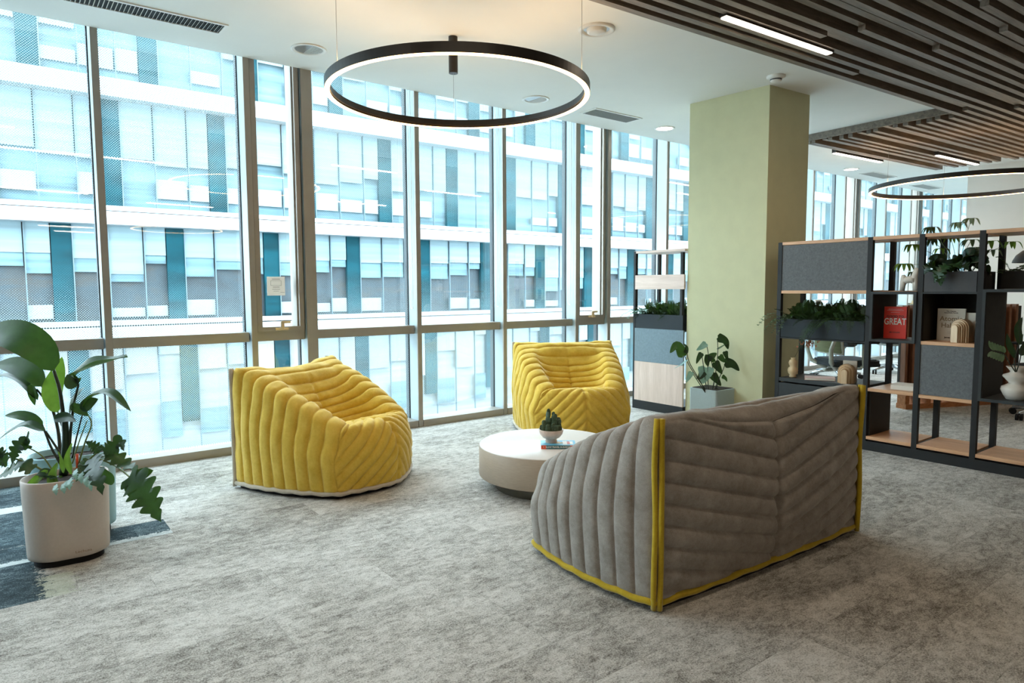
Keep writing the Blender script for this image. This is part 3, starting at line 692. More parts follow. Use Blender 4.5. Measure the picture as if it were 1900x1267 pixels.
quilted_seat('quilted_sofa','taupe grey quilted sofa with yellow edging seen from behind, beside the round table','sofa',(2.59,1.565,0),face(.04,1),.705,.70,M['grey'],M['pipe_y'],3,9,None,yF=.74,yC=.92,mid=.635,arm=.17,sidenoise=.7)

# ------------------------------------------------------------------ round table with book and cactus
TC=(2.637,3.08); TZt=.262
t=thing('round_coffee_table','low round pale coffee table on a recessed grey base between the sofa and chairs','coffee table',(TC[0],TC[1],0))
r=.42
MB().lathe((TC[0],TC[1],0),[(r-.004,TZt-.004),(r,TZt-.008),(r,.082),(r-.004,.077),(.01,.077)],96).build('drum',M['tableside'],t)
MB().lathe((TC[0],TC[1],0),[(.001,TZt),(r-.006,TZt),(r-.003,TZt-.003),(r-.003,TZt-.006)],96).build('tabletop',M['tabletop'],t)
MB().lathe((TC[0],TC[1],0),[(.32,.077),(.32,0),(.01,0)],72).build('plinth_base',M['tablebase'],t)
def text(body,size,mt,parent,M4,name='lettering',align='CENTER',ext=.0004,sx=1.0,bold=0):
    c=bpy.data.curves.new(name,'FONT'); c.body=body; c.size=size; c.align_x=align; c.align_y='CENTER'; c.extrude=ext; c.offset=bold; c.resolution_u=3; c.space_character=1.0
    c.materials.append(mt); o=bpy.data.objects.new(name,c); COL.objects.link(o); o.parent=parent
    L,rz=_world(parent); Pm=Matrix.Translation(L)@Matrix.Rotation(rz,4,'Z')
    bpy.context.view_layer.update(); me=bpy.data.meshes.new_from_object(o.evaluated_get(bpy.context.evaluated_depsgraph_get()))
    q=bpy.data.objects.new(name,me); bpy.data.objects.remove(o,do_unlink=True); COL.objects.link(q); q.parent=parent; q.name=name
    q.matrix_local=Pm.inverted()@M4@Matrix.Diagonal((sx,1,1,1)); return q
# guide book lying on table: spine faces the viewer
bp=W(1003,824,3.62); 
def onplane(px,py,z):
    d=_F+_R*(px-950)/FPX+_U*(633.5-py)/FPX; return CAM+d*((z-CAM[2])/d[2])
p0=onplane(1004,833,TZt+.0); p1=onplane(1068,833,TZt)
dirx=(p1-p0); dirx[2]=0; Lb=.205; dirx/=np.linalg.norm(dirx); diry=np.array([-dirx[1],dirx[0],0])
Bm=Matrix([[dirx[0],diry[0],0,p0[0]],[dirx[1],diry[1],0,p0[1]],[0,0,1,TZt],[0,0,0,1]])
M['bookblue']=mat('travel_book_cover',srgb(92,176,208),.35,var=.25,sc=14); M['teal']=mat('travel_book_spine',srgb(54,112,120),.4); M['orange']=mat('spine_orange',srgb(222,84,40),.4)
M['bsand']=mat('cover_sand_picture',srgb(206,170,110),.5,var=.4,sc=60); M['bwhitec']=mat('cover_white_panel',srgb(232,230,226),.5); M['pinkred']=mat('cover_pink_patch',srgb(214,120,110),.5)
bk=thing('travel_guide_book','small thick travel guide with teal and orange spine lying on the round table','book',tuple(p0[:2])+(TZt,))
MB().box(.002,Lb-.002,.002,.128,.002,.020,Bm).build('pages',M['paper'],bk)
MB().box(0,Lb,0,.13,.020,.0222,Bm).box(0,Lb,0,.13,0,.002,Bm).build('cover',M['bookblue'],bk)
MB().box(0.03,Lb-.034,-.0015,.0005,0,.0222,Bm).build('spine',M['teal'],bk)
MB().box(0,.03,-.0015,.0005,0,.0222,Bm).box(Lb-.034,Lb,-.0015,.0005,0,.0222,Bm).build('spine_ends',M['orange'],bk)
MB().box(.06,.13,.05,.08,.0222,.0226,Bm).box(.08,.115,.08,.10,.0222,.0226,Bm).build('cover_picture',M['bsand'],bk)
MB().box(.13,.155,.02,.11,.0222,.0228,Bm).box(.172,.19,.03,.10,.0222,.0228,Bm).build('cover_panels',M['bwhitec'],bk)
MB().box(.155,.172,.03,.10,.0222,.0228,Bm).build('cover_patch',M['pinkred'],bk)
text('SLOW TRAVEL IN EUROPE',.0135,M['inkw'],bk,Bm@Matrix.Translation((.1,-.0018,.0112))@Matrix.Rotation(math.pi/2,4,'X'),'spine_title',bold=.0003,sx=.93)
text('*',.02,M['inkw'],bk,Bm@Matrix.Translation((.015,-.0018,.008))@Matrix.Rotation(math.pi/2,4,'X'),'spine_mark')
bc=Bm@Vector((.062,.083,.0222)); bc=np.array(bc)
bw=thing('cactus_bowl','small pinkish stone footed bowl standing on the travel guide on the table','bowl',tuple(bc))
MB().lathe(tuple(bc),[(.034,0),(.036,.012),(.030,.020),(.052,.032),(.068,.052),(.0745,.078),(.0735,.080),(.068,.076),(.05,.066),(.01,.064)],40).build('bowl_body',M['marble'],bw)
MB().lathe(tuple(bc),[(.001,.068),(.05,.067),(.0695,.066)],30).build('gravel',M['soil'],bw)
ct=thing('potted_cactus','small clump of dark green paddle cacti growing in the pinkish bowl','cactus',tuple(bc+[0,0,.066]))
rc=random.Random(4)
def paddle(base,ang,tilt,L,wd,mb):
    # flat oval pad
    R=Matrix.Translation(base)@Matrix.Rotation(ang,4,'Z')@Matrix.Rotation(tilt,4,'X')
    vs=[];n=10;m=8
    for i in range(m+1):
        z=L*(1-math.cos(math.pi*i/m))/2; rr=wd/2*math.sin(math.pi*min(.999,max(.001,i/m)))**.75
        for k in range(n):
            a=2*math.pi*k/n; vs.append(R@Vector((rr*math.cos(a),rr*.42*math.sin(a),z)))
    mb.add(vs,[(i*n+k,i*n+(k+1)%n,(i+1)*n+(k+1)%n,(i+1)*n+k) for i in range(m) for k in range(n)],True)
    return R@Vector((0,0,L*.92))
for (dx,dy,L) in [(-.022,.01,.12),(-.04,-.01,.06),(.0,.02,.075),(.02,.0,.105),(.044,.008,.075),(.012,-.025,.045),(-.018,-.03,.04),(.05,-.01,.03),(-.052,.005,.03),(.03,-.03,.035)]:
    mb=MB(); b=Vector(bc+[0,0,.064])+Vector((dirx[0]*dx-diry[0]*-dy,dirx[1]*dx+diry[1]*dy,0))
    a0=YAW-math.pi/2+rc.uniform(-.5,.5)
    tp=paddle(b,a0,rc.uniform(-.15,.15),L*.62+.014,.036,mb)
    for q in range(2): 
        tq=paddle(tp-Vector((0,0,.012+.01*q)),a0+rc.uniform(-.6,.6),rc.uniform(-.5,.5),L*.42+.010,.031,mb)
    if L>.1: paddle(tq-Vector((0,0,.006)),a0+rc.uniform(-.5,.5),rc.uniform(-.4,.4),.028,.02,mb)
    mb.build('cactus_pads',M['cactus'],ct)
M['potmix']=mat('planter_pale_grey_blue',srgb(172,188,190),.5,var=.03,sc=80)
# ------------------------------------------------------------------ plants
def leafshape(mb,ctrl,width,up,fold=.18,kind='lance',n=18,wave=0.,seed=0):
    C,_=resample(catmull(ctrl,10),n+1); up=np.array(up,float); m=4
    rows=[]
    for i in range(n+1):
        t=i/n; T=C[min(i+1,n)]-C[max(i-1,0)]; T/=np.linalg.norm(T)+1e-9
        S=np.cross(T,up); S/=np.linalg.norm(S)+1e-9; Nn=np.cross(S,T)
        if kind=='lance': w=math.sin(math.pi*min(1,t*.96+.04)**.8)**.75 if 0<t<1 else 0.02
        elif kind=='heart': w=(1-t)**.6*min(1,t*6+.35)*1.1
        elif kind=='lobed': w=(math.sin(math.pi*(t*.94+.06)**.75)**.6)*(.42+.58*abs(math.sin(math.pi*(t*5.6+.2)))) if t<1 else .02
        elif kind=='round': w=math.sqrt(max(0,1-(2*t-1)**2)) if 0<t<1 else .05
        row=[]
        for k in range(-m,m+1):
            u=k/m; s=u*w*width/2
            d=fold*abs(u)*w*width/2+wave*math.sin(t*9+seed+u*2)*abs(u)
            off=0
            if kind=='lobed': off=-.16*width*abs(u)**1.5*(.4+.6*t)
            if kind=='heart' and t<.12: off=-.10*width*abs(u)
            row.append(C[i]+S*s+Nn*d+T*off)
        rows.append(row)
    mb.grid(np.array(rows)); return mb
def stemtube(mb,ctrl,r0,r1=None,n=8):
    C,_=resample(catmull(ctrl,10),14); r1=r0 if r1 is None else r1
    mb.tube([tuple(p) for p in C],list(np.linspace(r0,r1,len(C))),n); return mb
def rounded(a,b,r,n=10):
    P=[]
    for cx,cy,a0 in ((a-r,b-r,0),(-a+r,b-r,90),(-a+r,-b+r,180),(a-r,-b+r,270)):
        for k in range(n+1):
            t=math.radians(a0+90*k/n); P.append((cx+r*math.cos(t),cy+r*math.sin(t)))
    return P
def planter(name,label,loc,rz,a,b,r,h,mt,z0=.03,taper=.06,rim=.008,soil=.03,mt2=None):
    t=thing(name,label,'planter',loc,rz)
    n=len(rounded(a,b,r))
    def ring(k,z,ins=0): 
        s=1-taper*(1-(z-z0)/h); return [((x)*s*(1-ins/a),(y)*s*(1-ins/b),z) for x,y in rounded(a,b,r)]
    rows=[ring(0,z0+.012,.014),ring(0,z0+.018,.002)]+[ring(0,z0+h*f) for f in (.1,.3,.6,.9)]+[ring(0,z0+h-.004),ring(0,z0+h,.003),ring(0,z0+h,rim),ring(0,z0+h-.05,rim+.001)]
    mb=MB(); vs=[p for rw in rows for p in rw]; n=len(rows[0])
    mb.add(vs,[(i*n+k,i*n+(k+1)%n,(i+1)*n+(k+1)%n,(i+1)*n+k) for i in range(len(rows)-1) for k in range(n)],True)
    mb.add(rows[0],[tuple(range(n-1,-1,-1))])
    mb.build('pot',mt,t,True)
    R=ring(0,z0+h-soil,rim); MB().add(R,[tuple(range(n))]).build('soil',M['soil'],t,True)
    MB().prism([(x*.80,y*.74) for x,y in rounded(a,b,r)],0,z0+.014).build('base_foot',M['under'],t,True)
    return t
# near planter at the left and its blue neighbour
p1=planter('oval_planter','pinkish stone coloured oval planter with a big leafy plant, nearest at the left',(.212,3.555,0),math.radians(-3),.166,.128,.12,.364,M['pot'],z0=.018)
mk=text('Lechuza',.016,M['inkbrown'],p1,Matrix.Translation((.255,3.424,.062))@Matrix.Rotation(math.radians(-3),4,'Z')@Matrix.Rotation(math.pi/2,4,'X'),'maker_mark',sx=1.2)
p2=planter('oval_planter','pale blue oval planter standing behind the pinkish one at the left',(.265,3.88,0),math.radians(-3),.18,.13,.12,.385,M['potblue'])
camdir=-_F
big=thing('bird_of_paradise_plant','tall plant with broad paddle leaves in the pinkish oval planter','plant',(.19,3.58,.36))
L=lambda pts,d: [W(x,y,d+(q[0] if q else 0)) for x,y,*q in pts]
D1=3.02
def big_leaf(pts,w,up,mt='leaf',fold=.15,kind='lance',wave=.0,d=D1,par=None,nm='leaf',n=20):
    mb=leafshape(MB(),L(pts,d),w,up,fold,kind,n,wave); return mb.build(nm,M[mt],par or big)
upc=camdir*.6+np.array([0,0,.8])
big_leaf([(99,688),(82,655),(45,628),(5,617,.03),(-45,625,.08)],.150,camdir*.9+np.array([0,0,.45]),fold=.12)
big_leaf([(79,717,.06),(62,692,.07),(30,678,.1),(-10,676,.14)],.095,camdir+np.array([0,0,.4]),fold=.12)
big_leaf([(70,742,.1),(45,712,.12),(15,698,.15),(-25,705,.2)],.05,camdir*.3+np.array([0,0,1]),'leafd',.5)
big_leaf([(58,712,.1),(62,730,.1),(65,752,.1)],.04,camdir,'leaf',.5)
big_leaf([(106,765,.05),(97,728,.06),(108,690,.08),(115,662,.1)],.085,camdir*1.+_R*.3,'leafl',.1)  # lit leaf: its brightness is painted by the lighter green
big_leaf([(146,712),(139,698),(165,683,-.03),(200,672,-.06),(236,660,-.1)],.075,camdir*.45+np.array([0,0,1]),'leaf',.7,wave=.008)
big_leaf([(144,716),(132,705),(124,695)],.07,camdir,'leafd',.3)
big_leaf([(130,768,.02),(138,745,.03),(150,725,.05),(162,716,.08)],.09,camdir*.4+np.array([0,0,.8])-_R*.5,'leaf',.15)
big_leaf([(152,757),(168,738),(200,730,-.02),(243,763,-.06)],.06,camdir*.25+np.array([0,0,1]),'leaf',.45)
big_leaf([(152,762),(165,748),(182,740)],.055,camdir,'leafd',.2)
big_leaf([(80,788,.03),(62,776,.03),(35,770,.04),(9,771,.06)],.045,camdir+np.array([0,0,.3]),'leaf',.2)
big_leaf([(82,800,.0),(50,788,.0),(20,800,.0),(-5,818,.0)],.06,camdir*.3+np.array([0,0,1]),'leaf',.25)
big_leaf([(100,778),(125,773,-.02),(142,782,-.05)],.045,camdir,'leafd',.3)
big_leaf([(130,752),(150,760),(165,772)],.045,camdir,'leaf',.3)
for nm,pts,r,mt in [('trunk',[(118,880,.03),(121,840),(122,805),(120,778)],.019,'leafd'),
    ('stem',[(119,800),(116,760),(110,720),(99,685)],.0095,'stem'),('stem',[(112,850),(108,800,.03),(96,755,.05),(78,715,.06)],.008,'stem'),
    ('stem',[(115,790),(110,775),(107,760,.05)],.004,'stem'),('stem',[(128,840),(132,790),(138,745),(146,712)],.0065,'stem'),
    ('stem',[(112,860),(95,830),(85,805),(78,788)],.006,'stem'),('stem',[(134,850,.02),(140,820,.02),(150,780,.02),(157,755)],.004,'stem'),
    ('stem',[(118,850),(98,820),(85,800)],.0055,'stem'),('stem',[(96,760,.1),(84,742,.1),(68,722,.1)],.006,'stem')]:
    stemtube(MB(),L(pts,D1+.02),r,r*.7).build(nm,M[mt],big)
phi=thing('split_leaf_plant','low trailing plant with deeply lobed leaves spilling from the pinkish planter','plant',(.19,3.56,.36))
def pl(pts,w,up,mt='leaf',kind='lobed',d=D1-.06,wave=.003,fold=.1,n=44): return big_leaf(pts,w,up,mt,fold,kind,wave,d,phi,'leaf',n)
pl([(240,884,-.10),(258,900,-.12),(278,930,-.14),(300,970,-.16)],.165,camdir+np.array([0,0,.1]))
pl([(248,886,-.1),(262,880,-.1),(284,872,-.1)],.05,camdir,kind='lance')
pl([(243,886,-.1),(236,902,-.1),(252,930,-.1)],.03,camdir,kind='lance')
pl([(190,842),(205,843),(230,860),(256,872,-.04)],.085,camdir*.5+np.array([0,0,.9]),'leaf')
pl([(192,838),(208,830),(222,820),(231,838,-.02)],.075,camdir,'leafd')
pl([(186,838),(175,828),(158,818)],.06,camdir,'leafd')
pl([(172,850,-.02),(176,872,-.08),(184,895,-.12),(191,920,-.13)],.105,camdir*1+np.array([0,0,.2]),'leafd')
pl([(165,852),(155,872,-.03),(140,895,-.06)],.07,camdir,'leaf')
pl([(52,832,.02),(40,822),(28,838),(22,862)],.07,camdir,'leafd')
pl([(46,826,.02),(50,815),(53,800)],.02,camdir,'leaf','lance')
pl([(14,856,0),(2,852),(-12,868)],.08,camdir,'leaf')
pl([(60,872),(40,862),(15,875),(-8,888)],.085,camdir*.6+np.array([0,0,.8]),'leaf')
pl([(8,846),(-4,838),(-18,842)],.06,camdir,'leafd')
pl([(88,872),(70,888),(52,905),(39,915)],.035,camdir,'leafl','lance',fold=.4)
pl([(105,912),(100,885),(106,858)],.045,camdir,'leafl','lance',fold=.5)
pl([(133,880),(127,850),(133,822)],.03,camdir,'leafl','lance',fold=.5)
pl([(118,878),(116,855),(108,838)],.022,camdir,'leafl','lance',fold=.5)
pl([(210,898),(196,880),(186,866)],.05,camdir,'leaf','lance')
for q in range(9): 
    a=random.uniform(0,6.28); pl([(120+20*math.cos(a),880+6*math.sin(a),.03),(120+42*math.cos(a),868+16*math.sin(a)),(120+62*math.cos(a),872+20*math.sin(a),-.02)],.05,upc,random.choice(['leaf','leafd']),'lance',n=12)
for pts,r,mt in [([(150,872),(180,852),(210,862),(242,886,-.1)],.0048,'steml'),([(148,880),(168,850),(186,836)],.004,'steml'),([(100,885),(60,862),(25,850),(5,846)],.0055,'steml'),([(105,885),(80,848),(60,834),(50,830)],.0035,'steml'),([(140,880,.02),(158,820),(170,785),(165,772)],.004,'steml'),([(134,860),(150,810),(162,780)],.003,'steml'),([(150,875),(165,860),(172,850)],.004,'steml'),([(178,870),(195,880),(208,896)],.003,'steml')]:
    stemtube(MB(),L(pts,D1-.04),r,r*.7).build('stem',M[mt],phi)
sv=thing('silver_leaf_seedling','small silvery blue leaf clump at the front rim of the pinkish planter','plant',tuple(W(132,900,2.86)))
for (x,y,w) in [(128,898,.055),(118,905,.04),(150,886,.04),(160,893,.035),(168,900,.03),(103,908,.035),(140,880,.035)]:
    mb=leafshape(MB(),[W(x,y-8,2.86),W(x,y+2,2.84),W(x+2,y+12,2.84)],w,camdir,.1,'lobed',20); mb.build('leaf',M['leafb'],sv)
tagp=thing('plant_label_stake','small orange plant label stake in the pinkish planter','plant label',tuple(W(143,865,2.98)))
MB().tube([tuple(W(143,872,2.98)),tuple(W(143,842,2.98))],[.004,.006],6).build('stake',M['orange'],tagp)
# monstera planter by the column
p3=thing('square_planter','pale planter holding the monstera, standing before the green column','planter',(5.02,3.64,0))
pc=(4.865,3.46); 
MB().prism([(x+5.01,y+3.60) for x,y in rounded(.15,.145,.02,5)],.0,.318).build('pot',M['potmix'],p3)
MB().prism([(x+5.01,y+3.60) for x,y in rounded(.135,.13,.015,5)],.318,.322).build('soil',M['soil'],p3)
MB().prism([(x+5.01,y+3.60) for x,y in rounded(.1501,.1451,.02,5)],.30,.3185).build('rim',M['potmix'],p3)
mo=thing('monstera_plant','young monstera with glossy holed leaves in the pale planter before the column','plant',(5.0,3.6,.32))
DM=5.85
def ml(pts,w,mt='leaf',up=None,kind='heart'):
    leafshape(MB(),[W(x,y,DM+(q[0] if q else 0)) for x,y,*q in pts],w,camdir+np.array([0,0,.35]) if up is None else up,.12,kind,20).build('leaf',M[mt],mo)
ml([(1332,626),(1345,632),(1351,648)],.085,'leafd'); ml([(1332,648),(1345,640),(1354,636)],.06,'leaf',np.array([0,0,1.]))
ml([(1268,660),(1256,640),(1243,655)],.10,'leaf'); ml([(1272,655),(1274,645),(1268,637)],.04,'leafd','lance' if 0 else None)
ml([(1276,668),(1262,678),(1250,684)],.05,'leafb',np.array([0,0,1.])); ml([(1310,637),(1300,645),(1292,650)],.06,'leafb')
ml([(1302,655),(1296,665),(1292,675)],.05,'leafd'); ml([(1345,673),(1358,675),(1372,688)],.095,'leafd')
ml([(1318,670),(1320,662),(1330,655)],.08,'leaf'); ml([(1310,682),(1308,695),(1303,712)],.14,'leafb')
ml([(1305,690),(1298,700),(1292,702)],.07,'leafd'); ml([(1326,672),(1336,688),(1340,694)],.08,'leafd')
ml([(1322,695),(1332,708),(1338,716)],.08,'leafd'); ml([(1340,698),(1346,702),(1349,708)],.04,'leaf')
ml([(1283,690),(1278,700),(1272,710)],.05,'leafb'); ml([(1345,652),(1348,662),(1352,668)],.05,'leafd'); ml([(1334,722),(1333,730),(1330,742)],.06,'leaf')
ml([(1316,660),(1312,670),(1314,680)],.07,'leafd'); ml([(1335,660),(1342,668),(1350,672)],.06,'leaf')
for pts in [[(1320,732),(1328,690),(1332,650),(1331,628)],[(1316,732),(1300,710),(1280,680),(1270,660)],[(1312,732),(1295,700),(1278,670),(1274,650)],[(1315,732),(1313,690),(1314,655),(1311,640)],[(1318,732),(1325,710),(1322,680),(1319,668)],[(1322,732),(1335,700),(1342,685),(1346,672)],[(1310,730),(1300,715),(1290,700),(1284,690)],[(1312,732),(1308,700),(1304,670),(1302,656)],[(1324,732),(1332,712),(1335,700)]]:
    stemtube(MB(),[W(x,y,DM) for x,y in pts],.0042,.003,6).build('stem',M['stem'],mo)
def frond(mb,base,dirn,Lf,droop,w,n=20):
    d=np.array(dirn,float); d/=np.linalg.norm(d); P=[]
    for i in range(n+1):
        t=i/n; P.append(np.array(base)+d*Lf*t*(1-.15*t)+np.array([0,0,-droop*t*t*Lf]))
    for i in range(1,n+1):
        T=P[i]-P[i-1]; T/=np.linalg.norm(T); S=np.cross(T,(0,0,1.)); S/=np.linalg.norm(S)+1e-9
        wl=w*math.sin(math.pi*min(1,.12+.88*i/n))**.8+.004
        for s in (-1,1):
            a=P[i]; tip=a+S*s*wl+T*wl*.55+np.array([0,0,random.uniform(-.3,.1)*wl]); h=T*wl*.14
            mb.add([a-h,a+S*s*wl*.5+T*wl*.15,tip,a+S*s*wl*.5+T*wl*.45+np.array([0,0,.08*wl])],[(0,1,2,3)])
    mb.tube([tuple(p) for p in P[::4]],.0012,4,caps=False)
def fern_mass(x0,x1,y0,y1,z,n,Lr,seed,up=.5,w=.035,outx=0):
    random.seed(seed); mb=MB()
    for i in range(n):
        b=(random.uniform(x0,x1),random.uniform(y0,y1),z)
        a=random.uniform(0,2*math.pi); k=random.uniform(.15,1.1)
        frond(mb,b,(math.cos(a)*k+outx,math.sin(a)*k,random.uniform(.2,1.2)*up*1.6),random.uniform(*Lr),random.uniform(.2,.75),w*random.uniform(.6,1.2))
    for i in range(n//6):
        frond(mb,(random.uniform(x0,x1),random.uniform(y0,y1),z),(random.uniform(-.5,.3),random.uniform(-.5,.5),1.),random.uniform(.16,.23),.08,.022)
    return mb
def sprig_mass(x0,x1,y0,y1,z,n,Lr,seed,ls=.022,hang=0,out=(0,0)):
    random.seed(seed); mb=MB()
    for i in range(n):
        p=np.array([random.uniform(x0,x1),random.uniform(y0,y1),z]); d=np.array([random.uniform(-1,1)+out[0],random.uniform(-1,1)+out[1],random.uniform(.3,1.4)]); d/=np.linalg.norm(d)
        Lf=random.uniform(*Lr); m=9
        for k in range(m):
            d=d+np.array([0,0,-.06-hang*.12]); d/=np.linalg.norm(d); q=p+d*Lf/m
            for s in (-1,1):
                S=np.cross(d,(0,0,1.)); S/=np.linalg.norm(S)+1e-9; c=q+S*s*ls*.8+np.array([0,0,random.uniform(-.3,.3)*ls])
                leafshape(mb,[q,(q+c)/2+np.array([0,0,.15*ls]),q+(c-q)*1.5],ls*.9,(random.uniform(-.5,.5),random.uniform(-.5,.5),1),.1,'round',5)
            mb.tube([tuple(p),tuple(q)],.0012,4,caps=False); p=q
    return mb

# ------------------------------------------------------------------ shelving units
SX=5.053; DX=.385; BXk=SX+DX
ZL=[.092,.458,.812,1.160,1.545]
def post(mb,y,x,z1=1.56,w=.034,d=.034): mb.box(x,x+d,y-w/2,y+w/2,0.0,z1)
shA=thing('open_shelving_unit','black framed open shelving with oak boards and grey felt panels, right of the green column','shelving unit',(SX,2.0,0))
ys=[3.018,2.312,1.968,1.612,.90]
for y in ys:
    for x in (SX-.002,BXk-.032): mb=MB(); post(mb,y,x); mb.build('post',M['black'],shA)
    MB().box(SX+.03,BXk-.03,y-.012,y+.012,ZL[0]-.018,ZL[0]+.004).build('cross_bar',M['black'],shA)
MB().box(SX-.004,BXk,ys[-1]-.017,ys[0]+.017,0,ZL[0]-.024).build('plinth',M['black'],shA)
def board(y0,y1,z,mt='oak',x0=SX+.0,x1=BXk,th=.024,par=shA,nm='shelf_board'):
    MB().box(x0,x1,y0+.017,y1-.017,z-th,z,b=.0015).build(nm,M[mt],par)
bays=[(ys[i+1],ys[i]) for i in range(4)]
for b in bays: board(*b,1.562)
MB().box(SX-.001,BXk,ys[1]+.017,ys[0]-.017,ZL[0]-.024,ZL[1]-.03).build('closed_cabinet',M['charcoal'],shA)
board(*bays[0],ZL[1]+.012,'charcoal',th=.03,nm='cabinet_top')
for b in bays[1:]: board(*b,ZL[0]+.012)
board(*bays[0],ZL[3]+.015); board(*bays[1],ZL[1]+.004); board(*bays[2],ZL[1]-.002); board(*bays[2],ZL[2]+.015); board(*bays[1],ZL[3]+.012,x0=SX+.12)
MB().box(SX+.004,SX+.02,bays[0][0]+.018,bays[0][1]-.018,ZL[3]+.016,1.535).build('felt_panel',M['felt'],shA)
MB().box(SX+.004,SX+.02,bays[2][0]+.018,bays[2][1]-.018,ZL[1]+.0,ZL[2]-.010).build('felt_panel',M['felt'],shA)
MB().box(SX+.03,BXk-.03,bays[1][1]-.030,bays[1][1]-.018,ZL[0]+.012,ZL[1]-.02).build('side_felt_panel',M['darkbox'],shA)
def cubby(y0,y1,z0,z1,nm='box_insert',th=.018,x0=SX-.012):
    y0+=.018;y1-=.018; mb=MB()
    mb.box(x0,BXk-.01,y0,y0+th,z0,z1).box(x0,BXk-.01,y1-th,y1,z0,z1).box(x0,BXk-.01,y0+th,y1-th,z0,z0+th).box(x0,BXk-.01,y0+th,y1-th,z1-th,z1)
    mb.build(nm,M['charcoal'],shA)
    MB().box(x0+.01,BXk-.012,y1-th-.003,y1-th,z0+th,z1-th).build('box_lining',M['darkbox'],shA)
cubby(*bays[1],ZL[2]-.006,ZL[3]+.006)
MB().box(BXk-.03,BXk-.02,bays[2][0]+.02,bays[2][1]-.02,ZL[2]+.02,ZL[3]+.01).build('back_panel',M['darkbox'],shA)
MB().box(SX+.02,BXk-.03,bays[2][1]-.022,bays[2][1]-.018,ZL[2]+.02,ZL[3]+.01).build('box_lining',M['darkbox'],shA)
cubby(*bays[3],ZL[1]+.0,ZL[3]+.022)
# planter troughs resting in the shelving
def trough(label,x0,x1,y0,y1,z0,z1,mt,loc=None):
    t=thing('planter_trough',label,'planter',((x0+x1)/2,(y0+y1)/2,z0)); w=.008
    MB().box(x0,x0+w,y0,y1,z0,z1).box(x1-w,x1,y0,y1,z0,z1).box(x0+w,x1-w,y0,y0+w,z0,z1).box(x0+w,x1-w,y1-w,y1,z0,z1).box(x0+w,x1-w,y0+w,y1-w,z0,z0+w).build('trough',M[mt],t)
    MB().box(x0+w,x1-w,y0+w,y1-w,z1-.04,z1-.025).build('soil',M['soil'],t); return t
M['troughdark']=mat('trough_blue_black',srgb(24,34,40),.7,var=.06)
M['troughgrey']=mat('trough_grey',srgb(68,68,70),.7,var=.06)
board(*bays[0],ZL[2]-.012,'black',th=.012)
trough('long blue-black planter trough full of ferns in the shelving beside the green column, right side',SX+.0,BXk-.04,bays[0][0]+.022,bays[0][1]-.022,ZL[2]-.010,.948,'troughdark')
tA=tag(fern_mass(SX+.03,BXk-.08,bays[0][0]+.06,bays[0][1]-.06,.93,230,(.15,.30),21,1.7,.036,-.25).build('fern_foliage',M['fern'],None),'thick green ferns in the long trough of the shelving right of the column','fern',None,'stuff')
tA2=tag(sprig_mass(SX+.0,SX+.2,bays[0][1]-.14,bays[0][1]-.02,.94,12,(.14,.28),5,.018,1.2,(-.9,.9)).build('trailing_sprigs',M['euc'],None),'grey green trailing sprigs hanging over the left end of the fern trough by the column','trailing plant')
fh=MB(); random.seed(4)
for i in range(5): frond(fh,(SX+.02,2.72-.03*i,.95),(-.5,.10+.1*i,-.1),.22,.9,.03)
for i in range(3): frond(fh,(SX+.02,2.60-.08*i,.96),(-.5,-.2,.2),.2,.8,.03)
tag(fh.build('hanging_fern',M['fern'],None),'light green fern fronds hanging over the front of the long dark trough','fern')
trough('grey planter trough with big dark leaves in the top row of the shelving',SX+.0,BXk-.05,bays[2][0]+.022,bays[2][1]-.022,ZL[3]+.006,1.300,'troughgrey')
MB().box(SX,BXk,bays[2][0]+.018,bays[2][1]-.018,ZL[3]-.008,ZL[3]+.005).build('shelf_board',M['charcoal'],shA)
trough('brownish planter box beside the rear post in the top row, at the right end',BXk-.16,BXk-.02,1.60-.26,1.60-.03,ZL[3]+.023,1.30,'darkbox')
pd=thing('broad_leaf_plant','dark broad leafed plant bulging from the grey trough in the top shelf row','plant',(SX+.18,1.79,1.28))
random.seed(12)
def lf(p,q,w,mt,up=(-.6,-.1,.7),kind='lobed',nm='leaf'):
    p=np.array(p);q=np.array(q); leafshape(MB(),[p,(p+q)/2+np.array([-.02,0,.02]),q],w,up,.15,kind,22,.002).build(nm,M[mt],pd)
for i in range(26):
    y=random.uniform(1.66,1.93); x=random.uniform(SX+.02,SX+.25); z=random.uniform(1.30,1.40)
    q=(x-random.uniform(.0,.12),y+random.uniform(-.11,.11),z+random.uniform(-.03,.07)); lf((x,y,z),q,random.uniform(.10,.15),'leafd',(-.8,random.uniform(-.3,.3),.5),'heart')
lf((SX-.02,1.80,1.34),(SX-.06,1.86,1.22),.10,'leaf'); lf((SX-.02,1.76,1.35),(SX-.07,1.70,1.31),.10,'leaf'); lf((SX-.02,1.88,1.34),(SX-.05,1.93,1.28),.09,'leafd')
lf((SX+.0,1.72,1.34),(SX-.06,1.66,1.30),.08,'leafd'); lf((SX-.02,1.83,1.31),(SX-.06,1.82,1.20),.08,'leaf')
um=thing('umbrella_tree_plant','airy plant with drooping finger leaves rising above the shelving top','plant',(SX+.22,1.85,1.28))
random.seed(9)
def whorl(c,r,n,mt='euc'):
    mb=MB()
    for k in range(n):
        a=2*math.pi*k/n+random.uniform(-.2,.2); d=np.array([math.cos(a),math.sin(a),0]); c_=np.array(c)
        leafshape(mb,[c_,c_+d*r*.5+np.array([0,0,.004]),c_+d*r*.85+np.array([0,0,-r*.55])],r*.30,(d[0]*.5,d[1]*.5,1),.1,'lance',8)
    mb.build('leaf_whorl',M[mt],um)
